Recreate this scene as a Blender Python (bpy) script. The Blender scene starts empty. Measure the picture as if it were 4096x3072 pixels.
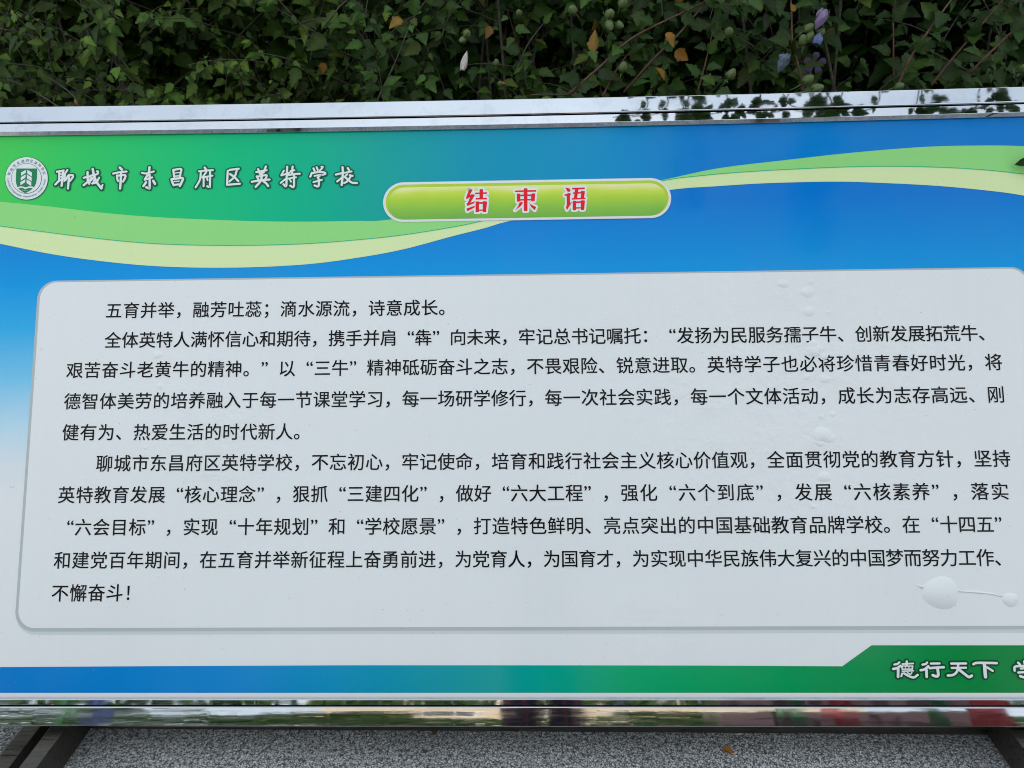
# -*- coding: utf-8 -*-
import bpy, bmesh, math, random
import numpy as np
from mathutils import Vector, Matrix, noise as mnoise

rnd = random.Random(11)
R = math.radians
scene = bpy.context.scene
col = scene.collection

# ------------------------------------------------------------------ camera
CAM_H = 1.54
PITCH, YAW, ROLL, LEAN = R(20), R(1.5826), R(-1.1439), R(26.998)
FPX = 3075.7                                    # focal length for a 4096 px wide picture


def cam_axes():
    f = Vector((0, math.cos(PITCH), -math.sin(PITCH)))
    u = Vector((0, math.sin(PITCH), math.cos(PITCH)))
    x = Vector((1, 0, 0))
    m = Matrix.Rotation(YAW, 3, 'Z')
    f, u, x = m @ f, m @ u, m @ x
    c, s = math.cos(ROLL), math.sin(ROLL)
    return x * c + u * s, u * c - x * s, f


CX_, CU_, CF_ = cam_axes()
CAM = Vector((0, 0, CAM_H))
cd = bpy.data.cameras.new('camera')
co = bpy.data.objects.new('camera', cd)
col.objects.link(co)
cd.sensor_fit = 'HORIZONTAL'
cd.sensor_width = 36
cd.lens = 36 * FPX / 4096
cd.clip_start = 0.02
cd.clip_end = 400
m3 = Matrix((CX_, CU_, -CF_)).transposed()
cd.dof.use_dof = True
cd.dof.focus_distance = 2.0
cd.dof.aperture_fstop = 5.6
co.matrix_world = Matrix.Translation(CAM) @ m3.to_4x4()
scene.camera = co

# ------------------------------------------------------------------ sky and sun
SUN_EL, SUN_AZ = R(23), R(-12)                  # azimuth from +Y towards +X
w = bpy.data.worlds.new('World')
scene.world = w
w.use_nodes = True
nt = w.node_tree
nt.nodes.clear()
sky = nt.nodes.new('ShaderNodeTexSky')
sky.sky_type = 'NISHITA'
sky.sun_disc = False
sky.sun_elevation = SUN_EL
sky.sun_rotation = SUN_AZ
sky.air_density = 1.0
sky.dust_density = 2.0
sky.ozone_density = 1.0
tc = nt.nodes.new('ShaderNodeTexCoord')
mp = nt.nodes.new('ShaderNodeMapping')
mp.inputs['Scale'].default_value = (1.0, 1.0, 2.2)
mp.inputs['Location'].default_value = (0.35, 0.1, 0.2)
nz = nt.nodes.new('ShaderNodeTexNoise')
nz.inputs['Scale'].default_value = 1.7
nz.inputs['Detail'].default_value = 7
nz.inputs['Roughness'].default_value = 0.55
rmp = nt.nodes.new('ShaderNodeValToRGB')
rmp.color_ramp.elements[0].position = 0.30
rmp.color_ramp.elements[0].color = (0.5, 0.5, 0.5, 1)
rmp.color_ramp.elements[1].position = 0.70
rmp.color_ramp.elements[1].color = (0.86, 0.86, 0.86, 1)
mix = nt.nodes.new('ShaderNodeMix')
mix.data_type = 'RGBA'
mix.inputs['B'].default_value = (6.85, 7.48, 7.85, 1)
bg = nt.nodes.new('ShaderNodeBackground')
bg.inputs['Strength'].default_value = 0.09
out = nt.nodes.new('ShaderNodeOutputWorld')
L = nt.links.new
L(tc.outputs['Generated'], mp.inputs['Vector'])
L(mp.outputs['Vector'], nz.inputs['Vector'])
L(nz.outputs['Fac'], rmp.inputs['Fac'])
L(rmp.outputs['Color'], mix.inputs['Factor'])
L(sky.outputs['Color'], mix.inputs['A'])
L(mix.outputs['Result'], bg.inputs['Color'])
L(bg.outputs['Background'], out.inputs['Surface'])

sd = bpy.data.lights.new('sun', 'SUN')
sd.energy = 3.0
sd.angle = R(0.6)
sd.color = (1.0, 0.94, 0.85)
so = bpy.data.objects.new('sun', sd)
col.objects.link(so)
so.rotation_euler = (-(math.pi / 2 - SUN_EL), 0, -SUN_AZ)
so.location = (0, 6, 12)

vs = scene.view_settings
vs.view_transform = 'Standard'
vs.look = 'None'
vs.gamma = 1
vs.exposure = 1.23
vs.use_curve_mapping = False
scene.cycles.max_bounces = 8
scene.cycles.filter_width = 1.0
scene.cycles.caustics_reflective = False
scene.cycles.caustics_refractive = False


# ------------------------------------------------------------------ helpers
def srgb(r, g, b):
    def f(c):
        c /= 255.0
        return c / 12.92 if c <= 0.04045 else ((c + 0.055) / 1.055) ** 2.4
    return (f(r), f(g), f(b))


WREF = srgb(199, 208, 216)


def ink(r, g, b):
    """printed colour seen in the photo -> surface colour (white paper 0.8)"""
    c = srgb(r, g, b)
    return tuple(min(0.82, max(0.001, c[i] / WREF[i] * 0.8 - 0.013)) for i in range(3)) + (1,)


def principled(name):
    m = bpy.data.materials.new(name)
    m.use_nodes = True
    n = m.node_tree.nodes
    return m, n, m.node_tree.links.new, n['Principled BSDF']


def new_mesh(name, verts, faces, mat=None, smooth=False):
    me = bpy.data.meshes.new(name)
    me.from_pydata([tuple(v) for v in verts], [], faces)
    me.update()
    if smooth:
        me.polygons.foreach_set('use_smooth', [True] * len(me.polygons))
    if mat:
        me.materials.append(mat)
    return me


def obj(name, me, parent=None, matrix=None, label=None, cat=None, group=None, kind=None):
    o = bpy.data.objects.new(name, me)
    col.objects.link(o)
    if parent is not None:
        o.parent = parent
        if matrix is not None:
            o.matrix_local = matrix
    elif matrix is not None:
        o.matrix_world = matrix
    if label: o['label'] = label
    if cat: o['category'] = cat
    if group: o['group'] = group
    if kind: o['kind'] = kind
    return o


def empty(name, loc, label, cat, group=None):
    o = obj(name, None, None, Matrix.Translation(Vector(loc)), label, cat, group)
    o.empty_display_size = 0.2
    return o


class MB:
    """collects geometry"""
    def __init__(s):
        s.v, s.f = [], []

    def add(s, verts, faces):
        b = len(s.v)
        s.v += [tuple(p) for p in verts]
        s.f += [tuple(i + b for i in fc) for fc in faces]

    def box(s, x0, x1, y0, y1, z0, z1):
        s.add([(x0, y0, z0), (x1, y0, z0), (x1, y1, z0), (x0, y1, z0),
               (x0, y0, z1), (x1, y0, z1), (x1, y1, z1), (x0, y1, z1)],
              [(0, 3, 2, 1), (4, 5, 6, 7), (0, 1, 5, 4), (1, 2, 6, 5), (2, 3, 7, 6), (3, 0, 4, 7)])

    def tube(s, pts, rad, n=6, cap=True):
        pts = [Vector(p) for p in pts]
        if not hasattr(rad, '__len__'):
            rad = [rad] * len(pts)
        rings = []
        ref = None
        for i, p in enumerate(pts):
            d = (pts[min(i + 1, len(pts) - 1)] - pts[max(i - 1, 0)])
            d = d.normalized() if d.length > 1e-9 else Vector((0, 0, 1))
            if ref is None:
                ref = d.orthogonal().normalized()
            ref = (ref - d * ref.dot(d))
            ref = ref.normalized() if ref.length > 1e-6 else d.orthogonal().normalized()
            b = d.cross(ref)
            rings.append([p + (ref * math.cos(2 * math.pi * k / n) + b * math.sin(2 * math.pi * k / n)) * rad[i] for k in range(n)])
        vs = [q for r_ in rings for q in r_]
        fs = []
        for i in range(len(pts) - 1):
            for k in range(n):
                k2 = (k + 1) % n
                fs.append((i * n + k, i * n + k2, (i + 1) * n + k2, (i + 1) * n + k))
        if cap:
            fs.append(tuple(range(n - 1, -1, -1)))
            fs.append(tuple((len(pts) - 1) * n + k for k in range(n)))
        s.add(vs, fs)

    def mesh(s, name, mat=None, smooth=False):
        return new_mesh(name, s.v, s.f, mat, smooth)


def noise_value(n, l, scale, detail=3, vec=None, rough=0.5):
    t = n.new('ShaderNodeTexNoise')
    t.inputs['Scale'].default_value = scale
    t.inputs['Detail'].default_value = detail
    t.inputs['Roughness'].default_value = rough
    if vec is not None:
        l(vec, t.inputs['Vector'])
    return t.outputs['Fac']


def ramp(n, l, fac, stops, interp='LINEAR'):
    r_ = n.new('ShaderNodeValToRGB')
    r_.color_ramp.interpolation = interp
    e = r_.color_ramp.elements
    while len(e) < len(stops):
        e.new(0.5)
    for i, (p, c) in enumerate(stops):
        e[i].position = p
        e[i].color = c if len(c) == 4 else tuple(c) + (1,)
    l(fac, r_.inputs['Fac'])
    return r_.outputs['Color']


def math_node(n, l, op, a, b=None, c=None):
    t = n.new('ShaderNodeMath')
    t.operation = op
    for i, v_ in enumerate((a, b, c)):
        if v_ is None:
            continue
        if isinstance(v_, (int, float)):
            t.inputs[i].default_value = v_
        else:
            l(v_, t.inputs[i])
    return t.outputs[0]


def mixc(n, l, fac, a, b, mode='MIX'):
    t = n.new('ShaderNodeMix')
    t.data_type = 'RGBA'
    t.blend_type = mode
    for key, v_ in (('Factor', fac), ('A', a), ('B', b)):
        if isinstance(v_, (int, float)):
            t.inputs[key].default_value = v_
        elif isinstance(v_, tuple):
            t.inputs[key].default_value = v_ if len(v_) == 4 else v_ + (1,)
        else:
            l(v_, t.inputs[key])
    return t.outputs['Result']


# ------------------------------------------------------------------ sign face frame
# local x = along the sign, y = up its slope, z = out of its face
NB = Vector((0, -math.cos(LEAN), math.sin(LEAN)))
UB = Vector((0, math.sin(LEAN), math.cos(LEAN)))
DN = NB.dot(CF_ * 2.0)
BOARD = Matrix.Translation(CAM + NB * DN) @ Matrix.Rotation(math.pi / 2 - LEAN, 4, 'X')


def bp(px, py):
    """photo measurement -> metres on the sign's face"""
    d = CF_ * FPX + CX_ * (px - 2048) - CU_ * (py - 1536)
    q = d * (DN / NB.dot(d))
    return (q.x, q.dot(UB))


def bz(px, py, z):
    """height on the sign's slope of a point standing z proud of its face"""
    d = CF_ * FPX + CX_ * (px - 2048) - CU_ * (py - 1536)
    q = d * ((DN + z) / NB.dot(d))
    return q.dot(UB)


def wp(px, py, Y):
    """photo measurement -> point on the vertical plane at distance Y"""
    d = CF_ * FPX + CX_ * (px - 2048) - CU_ * (py - 1536)
    return CAM + d * (Y / d.y)


S = 4096 / 2212.0

# ------------------------------------------------------------------ ground
gm, n, l, bs = principled('asphalt_chip')
tcn = n.new('ShaderNodeTexCoord')
pos = tcn.outputs['Object']
wn = n.new('ShaderNodeTexNoise'); wn.inputs['Scale'].default_value = 95; wn.inputs['Detail'].default_value = 2
l(pos, wn.inputs['Vector'])
wv_ = n.new('ShaderNodeVectorMath'); wv_.operation = 'SCALE'; wv_.inputs['Scale'].default_value = .011
l(wn.outputs['Color'], wv_.inputs[0])
wa = n.new('ShaderNodeVectorMath'); wa.operation = 'ADD'
l(pos, wa.inputs[0]); l(wv_.outputs[0], wa.inputs[1])
wpos = wa.outputs[0]
vo = n.new('ShaderNodeTexVoronoi'); vo.feature = 'F1'
vo.inputs['Scale'].default_value = 155
l(wpos, vo.inputs['Vector'])
ve = n.new('ShaderNodeTexVoronoi'); ve.feature = 'DISTANCE_TO_EDGE'
ve.inputs['Scale'].default_value = 155
l(wpos, ve.inputs['Vector'])
stone = ramp(n, l, vo.outputs['Color'], [(0.0, (0.44, 0.45, 0.45)), (0.5, (0.62, 0.63, 0.63)), (1.0, (0.76, 0.76, 0.735))])
gap = ramp(n, l, math_node(n, l, 'ADD', ve.outputs['Distance'], math_node(n, l, 'MULTIPLY_ADD', noise_value(n, l, 110, 3, pos), .5, -.26)), [(0.02, (0.0, 0.0, 0.0)), (0.19, (1, 1, 1))])
patch = ramp(n, l, noise_value(n, l, 75, 4, pos), [(0.34, (0.5, 0.5, 0.5)), (0.5, (1, 1, 1))])
big = ramp(n, l, noise_value(n, l, 2.2, 3, pos), [(0.3, (0.82, 0.82, 0.82)), (0.7, (1.08, 1.08, 1.06))])
c1 = mixc(n, l, gap, (0.07, 0.072, 0.075), stone)
c1 = mixc(n, l, 0.85, c1, patch, 'MULTIPLY')
c1 = mixc(n, l, 1.0, c1, big, 'MULTIPLY')
l(c1, bs.inputs['Base Color'])
bs.inputs['Roughness'].default_value = 0.85
bmp = n.new('ShaderNodeBump')
bmp.inputs['Strength'].default_value = 1.0
bmp.inputs['Distance'].default_value = 0.003
h1 = math_node(n, l, 'MINIMUM', ve.outputs['Distance'], 0.3)
h2 = math_node(n, l, 'ADD', h1, math_node(n, l, 'MULTIPLY', noise_value(n, l, 90, 3, pos), 0.5))
l(h2, bmp.inputs['Height'])
l(bmp.outputs['Normal'], bs.inputs['Normal'])
gv = []
gf = []
NG = 48
gv.append((0, 0, 0))
for r_ in (6, 40, 220):
    for k in range(NG):
        a = 2 * math.pi * k / NG
        gv.append((r_ * math.cos(a), r_ * math.sin(a), 0))
for k in range(NG):
    k2 = (k + 1) % NG
    gf.append((0, 1 + k, 1 + k2))
    for j in range(2):
        b0 = 1 + j * NG
        gf.append((b0 + k, b0 + NG + k, b0 + NG + k2, b0 + k2))
obj('ground', new_mesh('ground', gv, gf, gm), kind='structure')

# ------------------------------------------------------------------ print materials
def print_mat(name, color=None, axis=None, stops=None, rough=0.10, crinkle=0.0):
    m, n, l, bs = principled(name)
    tcn = n.new('ShaderNodeTexCoord')
    pos = tcn.outputs['Object']
    sp = n.new('ShaderNodeSeparateXYZ')
    l(pos, sp.inputs[0])
    if stops:
        a0, a1 = stops[0][0], stops[-1][0]
        mr = n.new('ShaderNodeMapRange')
        mr.inputs['From Min'].default_value = a0
        mr.inputs['From Max'].default_value = a1
        src = sp.outputs[0 if axis == 'x' else 1]
        jit = math_node(n, l, 'MULTIPLY_ADD', noise_value(n, l, 6, 2, pos), 0.03, -0.015)
        l(math_node(n, l, 'ADD', src, jit), mr.inputs['Value'])
        c = ramp(n, l, mr.outputs[0], [((p - a0) / (a1 - a0), c_) for p, c_ in stops])
    else:
        rgb = n.new('ShaderNodeRGB')
        rgb.outputs[0].default_value = color
        c = rgb.outputs[0]
    # faint dust, vertical ink streaks and specks
    mps = n.new('ShaderNodeMapping')
    mps.inputs['Scale'].default_value = (70, 1.2, 1)
    l(pos, mps.inputs['Vector'])
    streak = ramp(n, l, noise_value(n, l, 1.0, 3, mps.outputs[0]), [(0.3, (0.993, 0.993, 0.993)), (0.7, (1.004, 1.004, 1.004))])
    c = mixc(n, l, 1.0, c, streak, 'MULTIPLY')
    speck = ramp(n, l, noise_value(n, l, 130, 2, pos), [(0.735, (0, 0, 0)), (0.77, (1, 1, 1))])
    c = mixc(n, l, math_node(n, l, 'MULTIPLY', speck, 0.45), c, (0.2, 0.19, 0.17, 1))
    dust = ramp(n, l, noise_value(n, l, 3.0, 6, pos), [(0.45, (0, 0, 0)), (0.8, (0.03, 0.03, 0.03))])
    c = mixc(n, l, dust, c, (0.45, 0.44, 0.42, 1))
    l(c, bs.inputs['Base Color'])
    l(ramp(n, l, noise_value(n, l, 5, 5, pos), [(0.3, (rough * 0.75,) * 3), (0.75, (rough * 1.7,) * 3)]), bs.inputs['Roughness'])
    bs.inputs['IOR'].default_value = 1.5
    bs.inputs['Specular IOR Level'].default_value = 0.15
    # peel texture everywhere, crinkled film in patches
    masks = []
    for ctr, r1 in (((.62, .24, 0), .52), ((-.82, .12, 0), .20), ((.30, -.42, 0), .16)):
        dn = n.new('ShaderNodeVectorMath'); dn.operation = 'DISTANCE'
        l(pos, dn.inputs[0]); dn.inputs[1].default_value = ctr
        masks.append(ramp(n, l, dn.outputs['Value'], [(r1 * .25, (1, 1, 1)), (r1, (0, 0, 0))]))
    msk = math_node(n, l, 'MAXIMUM', math_node(n, l, 'MAXIMUM', masks[0], masks[1]), masks[2])
    patchy = ramp(n, l, noise_value(n, l, 9, 3, pos), [(0.40, (.15, .15, .15)), (0.62, (1, 1, 1))])
    msk = math_node(n, l, 'MULTIPLY', msk, patchy)
    cr = math_node(n, l, 'MULTIPLY', noise_value(n, l, 42, 4, pos, 0.6), math_node(n, l, 'MULTIPLY', msk, 1.0 + crinkle))
    peel = math_node(n, l, 'MULTIPLY', noise_value(n, l, 160, 2, pos), 0.12)
    wob = math_node(n, l, 'MULTIPLY', noise_value(n, l, 4, 2, pos), 1.2)
    b = n.new('ShaderNodeBump')
    b.inputs['Strength'].default_value = 0.5
    b.inputs['Distance'].default_value = 0.002
    l(math_node(n, l, 'ADD', math_node(n, l, 'ADD', cr, peel), wob), b.inputs['Height'])
    l(b.outputs['Normal'], bs.inputs['Normal'])
    return m


def bu(px, py=1500):
    return bp(px, py)[0]


def bv(py, px=2048):
    return bp(px, py)[1]


TOPST = [(0, (66, 186, 86)), (400, (45, 180, 100)), (900, (5, 172, 118)), (1250, (0, 162, 132)), (1500, (0, 150, 145)),
         (1900, (0, 136, 170)), (2400, (0, 132, 186)), (2800, (0, 116, 194)), (3300, (0, 118, 196)), (4096, (0, 114, 194))]
M_TOP = print_mat('print_top_field', axis='x', stops=[(bu(p, 600), ink(*c)) for p, c in TOPST])
LOWST = [(2000, (199, 208, 216)), (1850, (192, 205, 217)), (1700, (165, 199, 222)), (1500, (105, 178, 220)), (1300, (50, 156, 214)), (1120, (0, 138, 209)),
         (980, (0, 126, 203)), (820, (0, 112, 197)), (600, (0, 112, 196))]
M_LOW = print_mat('print_lower_field', axis='y', stops=[(bv(p, 1000), ink(*c)) for p, c in LOWST], crinkle=0.5)
M_MID = print_mat('print_mid_green', ink(130, 198, 124))
M_PALE = print_mat('print_pale_green', ink(190, 212, 165))
M_TEAL = print_mat('print_teal_line', ink(40, 170, 130))
M_WHITE = print_mat('print_white', ink(199, 208, 216), crinkle=3.0)
M_GREY1 = print_mat('print_grey', ink(158, 170, 177))
M_GREY2 = print_mat('print_light_grey', ink(180, 192, 198))
BANDST = [(-150, (0, 112, 190)), (900, (0, 122, 192)), (1350, (0, 132, 178)), (1700, (0, 138, 160)), (2150, (0, 146, 138)),
          (2500, (0, 150, 106)), (2900, (0, 144, 92)), (3350, (0, 134, 82)), (3800, (0, 124, 68)), (4200, (0, 120, 62))]
M_BAND = print_mat('print_bottom_band', axis='x', stops=[(bu(p, 2700), ink(*c)) for p, c in BANDST])
M_TEXT = print_mat('print_black_text', ink(12, 16, 26))
M_RED = print_mat('print_red_text', ink(202, 36, 46))
M_OUTL = print_mat('print_dark_green', ink(20, 88, 66))
M_OUTL2 = print_mat('print_deep_green', ink(14, 74, 46))
M_SEAL = print_mat('print_seal_green', ink(38, 118, 84))
M_SEALT = print_mat('print_seal_teal', ink(40, 116, 132))
M_RIM = print_mat('print_lime_rim', ink(158, 190, 58))

# ------------------------------------------------------------------ sign: base and print
U0, U1 = -1.565, 1.525                 # printed sheet
V0, V1 = -0.545, 1.000
base_world = BOARD @ Vector((-0.02, -0.609, -0.02))
sign = empty('notice_board', (base_world.x, base_world.y, 0.0),
             'large blue and green printed notice board in a polished steel frame', 'notice board')
LOC = sign.matrix_world.inverted() @ BOARD
bpy.context.view_layer.update()
LOC = Matrix.Translation(-Vector((base_world.x, base_world.y, 0.0))) @ BOARD
IDM = Matrix.Identity(4)

mb = MB()
mb.box(U0, U1, V0, V1, -0.006, 0.0)
panel = obj('panel', mb.mesh('panel', M_LOW), sign, LOC)
mbb = MB()
mbb.box(U0 - 0.02, U1 + 0.02, V0 - 0.02, V1 + 0.006, -0.016, -0.0065)
bkm, _n, _l, _b = principled('backing_sheet'); _b.inputs['Base Color'].default_value = (0.35, 0.36, 0.37, 1); _b.inputs['Roughness'].default_value = 0.5
obj('back_sheet', mbb.mesh('back_sheet', bkm), sign, LOC)

LZ = 0.00035                            # thickness of one print layer


def sheet(name, polys, mat, layer, label=None):
    """flat print: list of (verts2d, faces)"""
    m = MB()
    for k, (vs_, fs_) in enumerate(polys):
        m.add([(p[0], p[1], layer * LZ + (k % 40) * LZ * 0.02) for p in vs_], fs_)
    me = m.mesh(name, mat)
    bm = bmesh.new(); bm.from_mesh(me)
    for f_ in bm.faces:
        f_.normal_update()
        if f_.normal.z < 0:
            f_.normal_flip()
    bm.to_mesh(me); bm.free()
    return obj(name, me, panel, IDM, label)


def catmull(pts, sub):
    pts = [Vector(p) for p in pts]
    o = []
    for i in range(len(pts) - 1):
        p0 = pts[i - 1] if i else pts[0] * 2 - pts[1]
        p1, p2 = pts[i], pts[i + 1]
        p3 = pts[i + 2] if i + 2 < len(pts) else pts[-1] * 2 - pts[-2]
        for k in range(sub):
            t = k / sub
            o.append(0.5 * ((2 * p1) + (p2 - p0) * t + (2 * p0 - 5 * p1 + 4 * p2 - p3) * t * t + (3 * p1 - p0 - 3 * p2 + p3) * t ** 3))
    o.append(pts[-1])
    return o


def curve_v(pxs):
    pts = catmull([bp(*p) for p in pxs], 10)
    xs = np.array([p[0] for p in pts]); ys = np.array([p[1] for p in pts])
    o = np.argsort(xs)
    return lambda u: float(np.interp(u, xs[o], ys[o]))


CA = curve_v([(-140, 790), (0, 807), (203, 827), (407, 851), (610, 868), (814, 878), (1017, 885), (1220, 887), (1420, 884), (1566, 878), (2000, 815), (2400, 768),
              (2647, 721), (2871, 674), (3141, 641), (3412, 611), (3682, 589), (3885, 583), (4096, 585), (4400, 602)])
CB = curve_v([(-140, 885), (0, 905), (203, 932), (407, 957), (610, 975), (814, 982), (1017, 982), (1220, 976), (1400, 963), (1603, 942), (1807, 910), (1929, 885), (2300, 800),
              (2647, 725), (2803, 704), (3006, 687), (3276, 673), (3479, 667), (3682, 668), (3885, 677), (4096, 698), (4400, 745)])
CC = curve_v([(-140, 945), (0, 975), (203, 1016), (407, 1045), (610, 1064), (814, 1071), (1017, 1069), (1220, 1058), (1400, 1036), (1603, 1000), (1807, 946), (1942, 912), (2044, 883),
              (2400, 810), (2680, 760), (2871, 745), (3073, 733), (3344, 727), (3547, 733), (3750, 744), (3953, 763), (4096, 783), (4400, 840)])


def strip(fa, fb, u0=U0, u1=U1, nseg=160):
    vs_, fs_ = [], []
    for i in range(nseg + 1):
        u = u0 + (u1 - u0) * i / nseg
        a, b = fa(u), fb(u)
        vs_ += [(u, max(a, b)), (u, b)]
        if i:
            k = 2 * i
            fs_.append((k - 2, k - 1, k + 1, k))
    return vs_, fs_


sheet('top_field', [strip(lambda u: V1, CA)], M_TOP, 1)
sheet('pale_wave', [strip(CB, CC)], M_PALE, 2)
sheet('green_wave', [strip(CA, CB)], M_MID, 3)
sheet('wave_line', [strip(lambda u: CB(u) + 0.0014, lambda u: CB(u) - 0.0006)], M_TEAL, 4)


def rrect(u0, u1, v0, v1, r_, seg=10):
    o = []
    for cx, cy, a0 in ((u1 - r_, v1 - r_, 0), (u0 + r_, v1 - r_, 90), (u0 + r_, v0 + r_, 180), (u1 - r_, v0 + r_, 270)):
        for k in range(seg + 1):
            a = R(a0 + 90 * k / seg)
            o.append((cx + r_ * math.cos(a), cy + r_ * math.sin(a)))
    return o, [tuple(range(len(o)))]


WL, WR = -1.3165, 1.290
WT, WB = 0.5315, -0.3695
sheet('text_panel_shadow', [rrect(WL - 0.004, WR + 0.004, WB - 0.0165, WT, 0.05)], M_GREY2, 1)
sheet('text_panel_border', [rrect(WL - 0.0075, WR + 0.0075, WB - 0.0085, WT + 0.0045, 0.05)], M_GREY1, 2)
text_panel = sheet('text_panel', [rrect(WL, WR, WB, WT, 0.045)], M_WHITE, 3)

band = [bp(*p) for p in [(-150, 2669), (700, 2664), (1400, 2661), (2100, 2661), (2800, 2662), (3369, 2665), (3486, 2581), (4100, 2581), (4330, 2581)]]
bandv = band + [(p[0], bp(2048, 2771)[1]) for p in reversed(band)]
nbq = len(band)
sheet('bottom_band', [(bandv, [(i, i + 1, 2 * nbq - 2 - i, 2 * nbq - 1 - i) for i in range(nbq - 1)])], M_BAND, 2)
vbot = bp(2048, 2771)[1]
sheet('white_margin', [([(U0, V0), (U1, V0), (U1, vbot), (U0, vbot)], [(0, 1, 2, 3)])], M_WHITE, 1)

# title pill -------------------------------------------------------
pl, pr = bp(1534, 808)[0], bp(2683, 790)[0]
pt, pb = (bp(1597, 732)[1] + bp(2614, 713)[1]) / 2, (bp(1603, 889.5)[1] + bp(2614, 871)[1]) / 2


def pill(ins_l, ins_t, ins_r, ins_b):
    h_ = (pt - ins_t) - (pb + ins_b)
    return rrect(pl + ins_l, pr - ins_r, pb + ins_b, pt - ins_t, h_ / 2 * 0.999, 18)


bw = 0.0062
sheet('pill_edge', [pill(-0.0009, -0.0009, -0.0009, -0.0009)], M_GREY2, 5)
sheet('pill_border', [pill(0, 0, 0, 0)], M_WHITE, 6)
sheet('pill_rim', [pill(bw, bw, bw, bw)], M_RIM, 7)
hh = pt - pb
M_PILL = print_mat('print_pill_gloss', axis='y', stops=[(pb, ink(100, 160, 74)), (pb + hh * .30, ink(124, 176, 74)), (pb + hh * .55, ink(154, 192, 68)),
                                                        (pb + hh * .70, ink(178, 202, 82)), (pb + hh * .82, ink(206, 216, 150)), (pb + hh * .93, ink(210, 218, 180))])
sheet('pill_face', [pill(bw * 1.9, bw * 2.3, bw * 1.9, bw)], M_PILL, 8)


# brush lettering --------------------------------------------------
def stroke_poly(pts, wd, butt=False):
    """2-D stroke with round ends, returns list of (verts, faces)"""
    if len(pts) > 2:
        pts = [tuple(p) for p in catmull([(p[0], p[1]) for p in pts], 5)]
    pts = [Vector((p[0], p[1])) for p in pts]
    n_ = len(pts)
    vs_, fs_ = [], []
    for i, p in enumerate(pts):
        d = pts[min(i + 1, n_ - 1)] - pts[max(i - 1, 0)]
        d.normalize()
        nn = Vector((-d.y, d.x))
        hw = wd / 2
        vs_ += [p + nn * hw, p - nn * hw]
        if i:
            k = 2 * i
            fs_.append((k - 2, k - 1, k + 1, k))
    res = [(vs_, fs_)]
    if not butt:
        for p in (pts[0], pts[-1]):
            c = [(p.x + wd / 2 * math.cos(2 * math.pi * k / 14), p.y + wd / 2 * math.sin(2 * math.pi * k / 14)) for k in range(14)]
            res.append((c, [tuple(range(14))]))
    return res


def brush(name, strokes, ox, oy, sc, mat_fill, mat_out, grow, layer, fat=1.0, fine=None):
    fill, outl, halo = [], [], []
    k_m = (bp(ox + 100, oy)[0] - bp(ox, oy)[0]) / 100.0 * sc      # metres per zoom px
    for pts, wd in strokes:
        loc = [bp(ox + p[0] * sc, oy + p[1] * sc) for p in pts]
        fill += stroke_poly(loc, wd * fat * k_m)
        outl += stroke_poly(loc, (wd * fat + grow) * k_m)
    a = sheet(name + '_outline', outl, mat_out, layer)
    b = sheet(name, fill, mat_fill, layer + 2)
    return a, b


Z4 = 440 / 2212.0
g1 = [  # liao
    ([(150, 242), (285, 220)], 44), ([(200, 245), (192, 405)], 42), ([(275, 225), (262, 380), (245, 525)], 46), ([(205, 292), (265, 287)], 26), ([(200, 350), (262, 342)], 30),
    ([(120, 498), (195, 425), (285, 385)], 46), ([(362, 205), (335, 250), (305, 285)], 38), ([(315, 270), (305, 420)], 36), ([(300, 430), (355, 370)], 34),
    ([(365, 330), (330, 410)], 34), ([(385, 315), (470, 315), (465, 360), (415, 425)], 42), ([(398, 310), (385, 450), (372, 580)], 44),
    # cheng
    ([(688, 365), (800, 338)], 40), ([(765, 250), (772, 430)], 46), ([(688, 512), (760, 455), (850, 400)], 46), ([(825, 325), (960, 290), (975, 240), (955, 235)], 40),
    ([(832, 320), (820, 410), (798, 485)], 40), ([(860, 370), (900, 350), (890, 440), (855, 480)], 34), ([(868, 185), (900, 330), (955, 460), (1045, 580)], 46), ([(1045, 580), (1068, 505)], 34),
    ([(998, 362), (950, 450), (870, 480)], 38),
    # shi
    ([(1412, 158), (1458, 202)], 48), ([(1280, 280), (1400, 255), (1550, 240)], 40), ([(1358, 315), (1362, 380), (1380, 430)], 40), ([(1362, 325), (1515, 312), (1522, 360), (1480, 440)], 42),
    ([(1440, 255), (1432, 420), (1420, 582)], 46),
    # dong
    ([(1858, 265), (1950, 278), (2098, 237)], 38), ([(2010, 152), (1990, 270), (1915, 400)], 46), ([(1915, 405), (2062, 358)], 40), ([(2012, 310), (2012, 560), (1995, 575), (1945, 555)], 44),
    ([(1940, 455), (1888, 530)], 46), ([(2085, 425), (2122, 488)], 46)]
school = [(g1, 200, 640)]
g2 = [  # chang
    ([(325, 205), (345, 345)], 42), ([(325, 207), (480, 188), (472, 270), (460, 355)], 42), ([(370, 268), (450, 258)], 22), ([(345, 335), (455, 322)], 28),
    ([(290, 395), (310, 460), (335, 515)], 44), ([(300, 392), (510, 372), (500, 440), (458, 530)], 46), ([(345, 440), (445, 432)], 24), ([(335, 508), (460, 495)], 40),
    # fu
    ([(955, 158), (988, 205)], 44), ([(840, 235), (980, 220), (1122, 212)], 38), ([(880, 240), (862, 400), (775, 558)], 40), ([(988, 250), (910, 362)], 38), ([(937, 330), (935, 535)], 38),
    ([(955, 352), (1112, 322)], 38), ([(1065, 235), (1062, 530), (1050, 550), (1008, 535)], 42), ([(1003, 368), (1016, 415)], 34),
    # qu
    ([(1455, 207), (1640, 182)], 42), ([(1420, 225), (1405, 500)], 42), ([(1405, 505), (1665, 485)], 42), ([(1600, 222), (1555, 345), (1450, 442)], 40), ([(1467, 290), (1560, 355), (1632, 432)], 42)]
school.append((g2, 630, 640))
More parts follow.
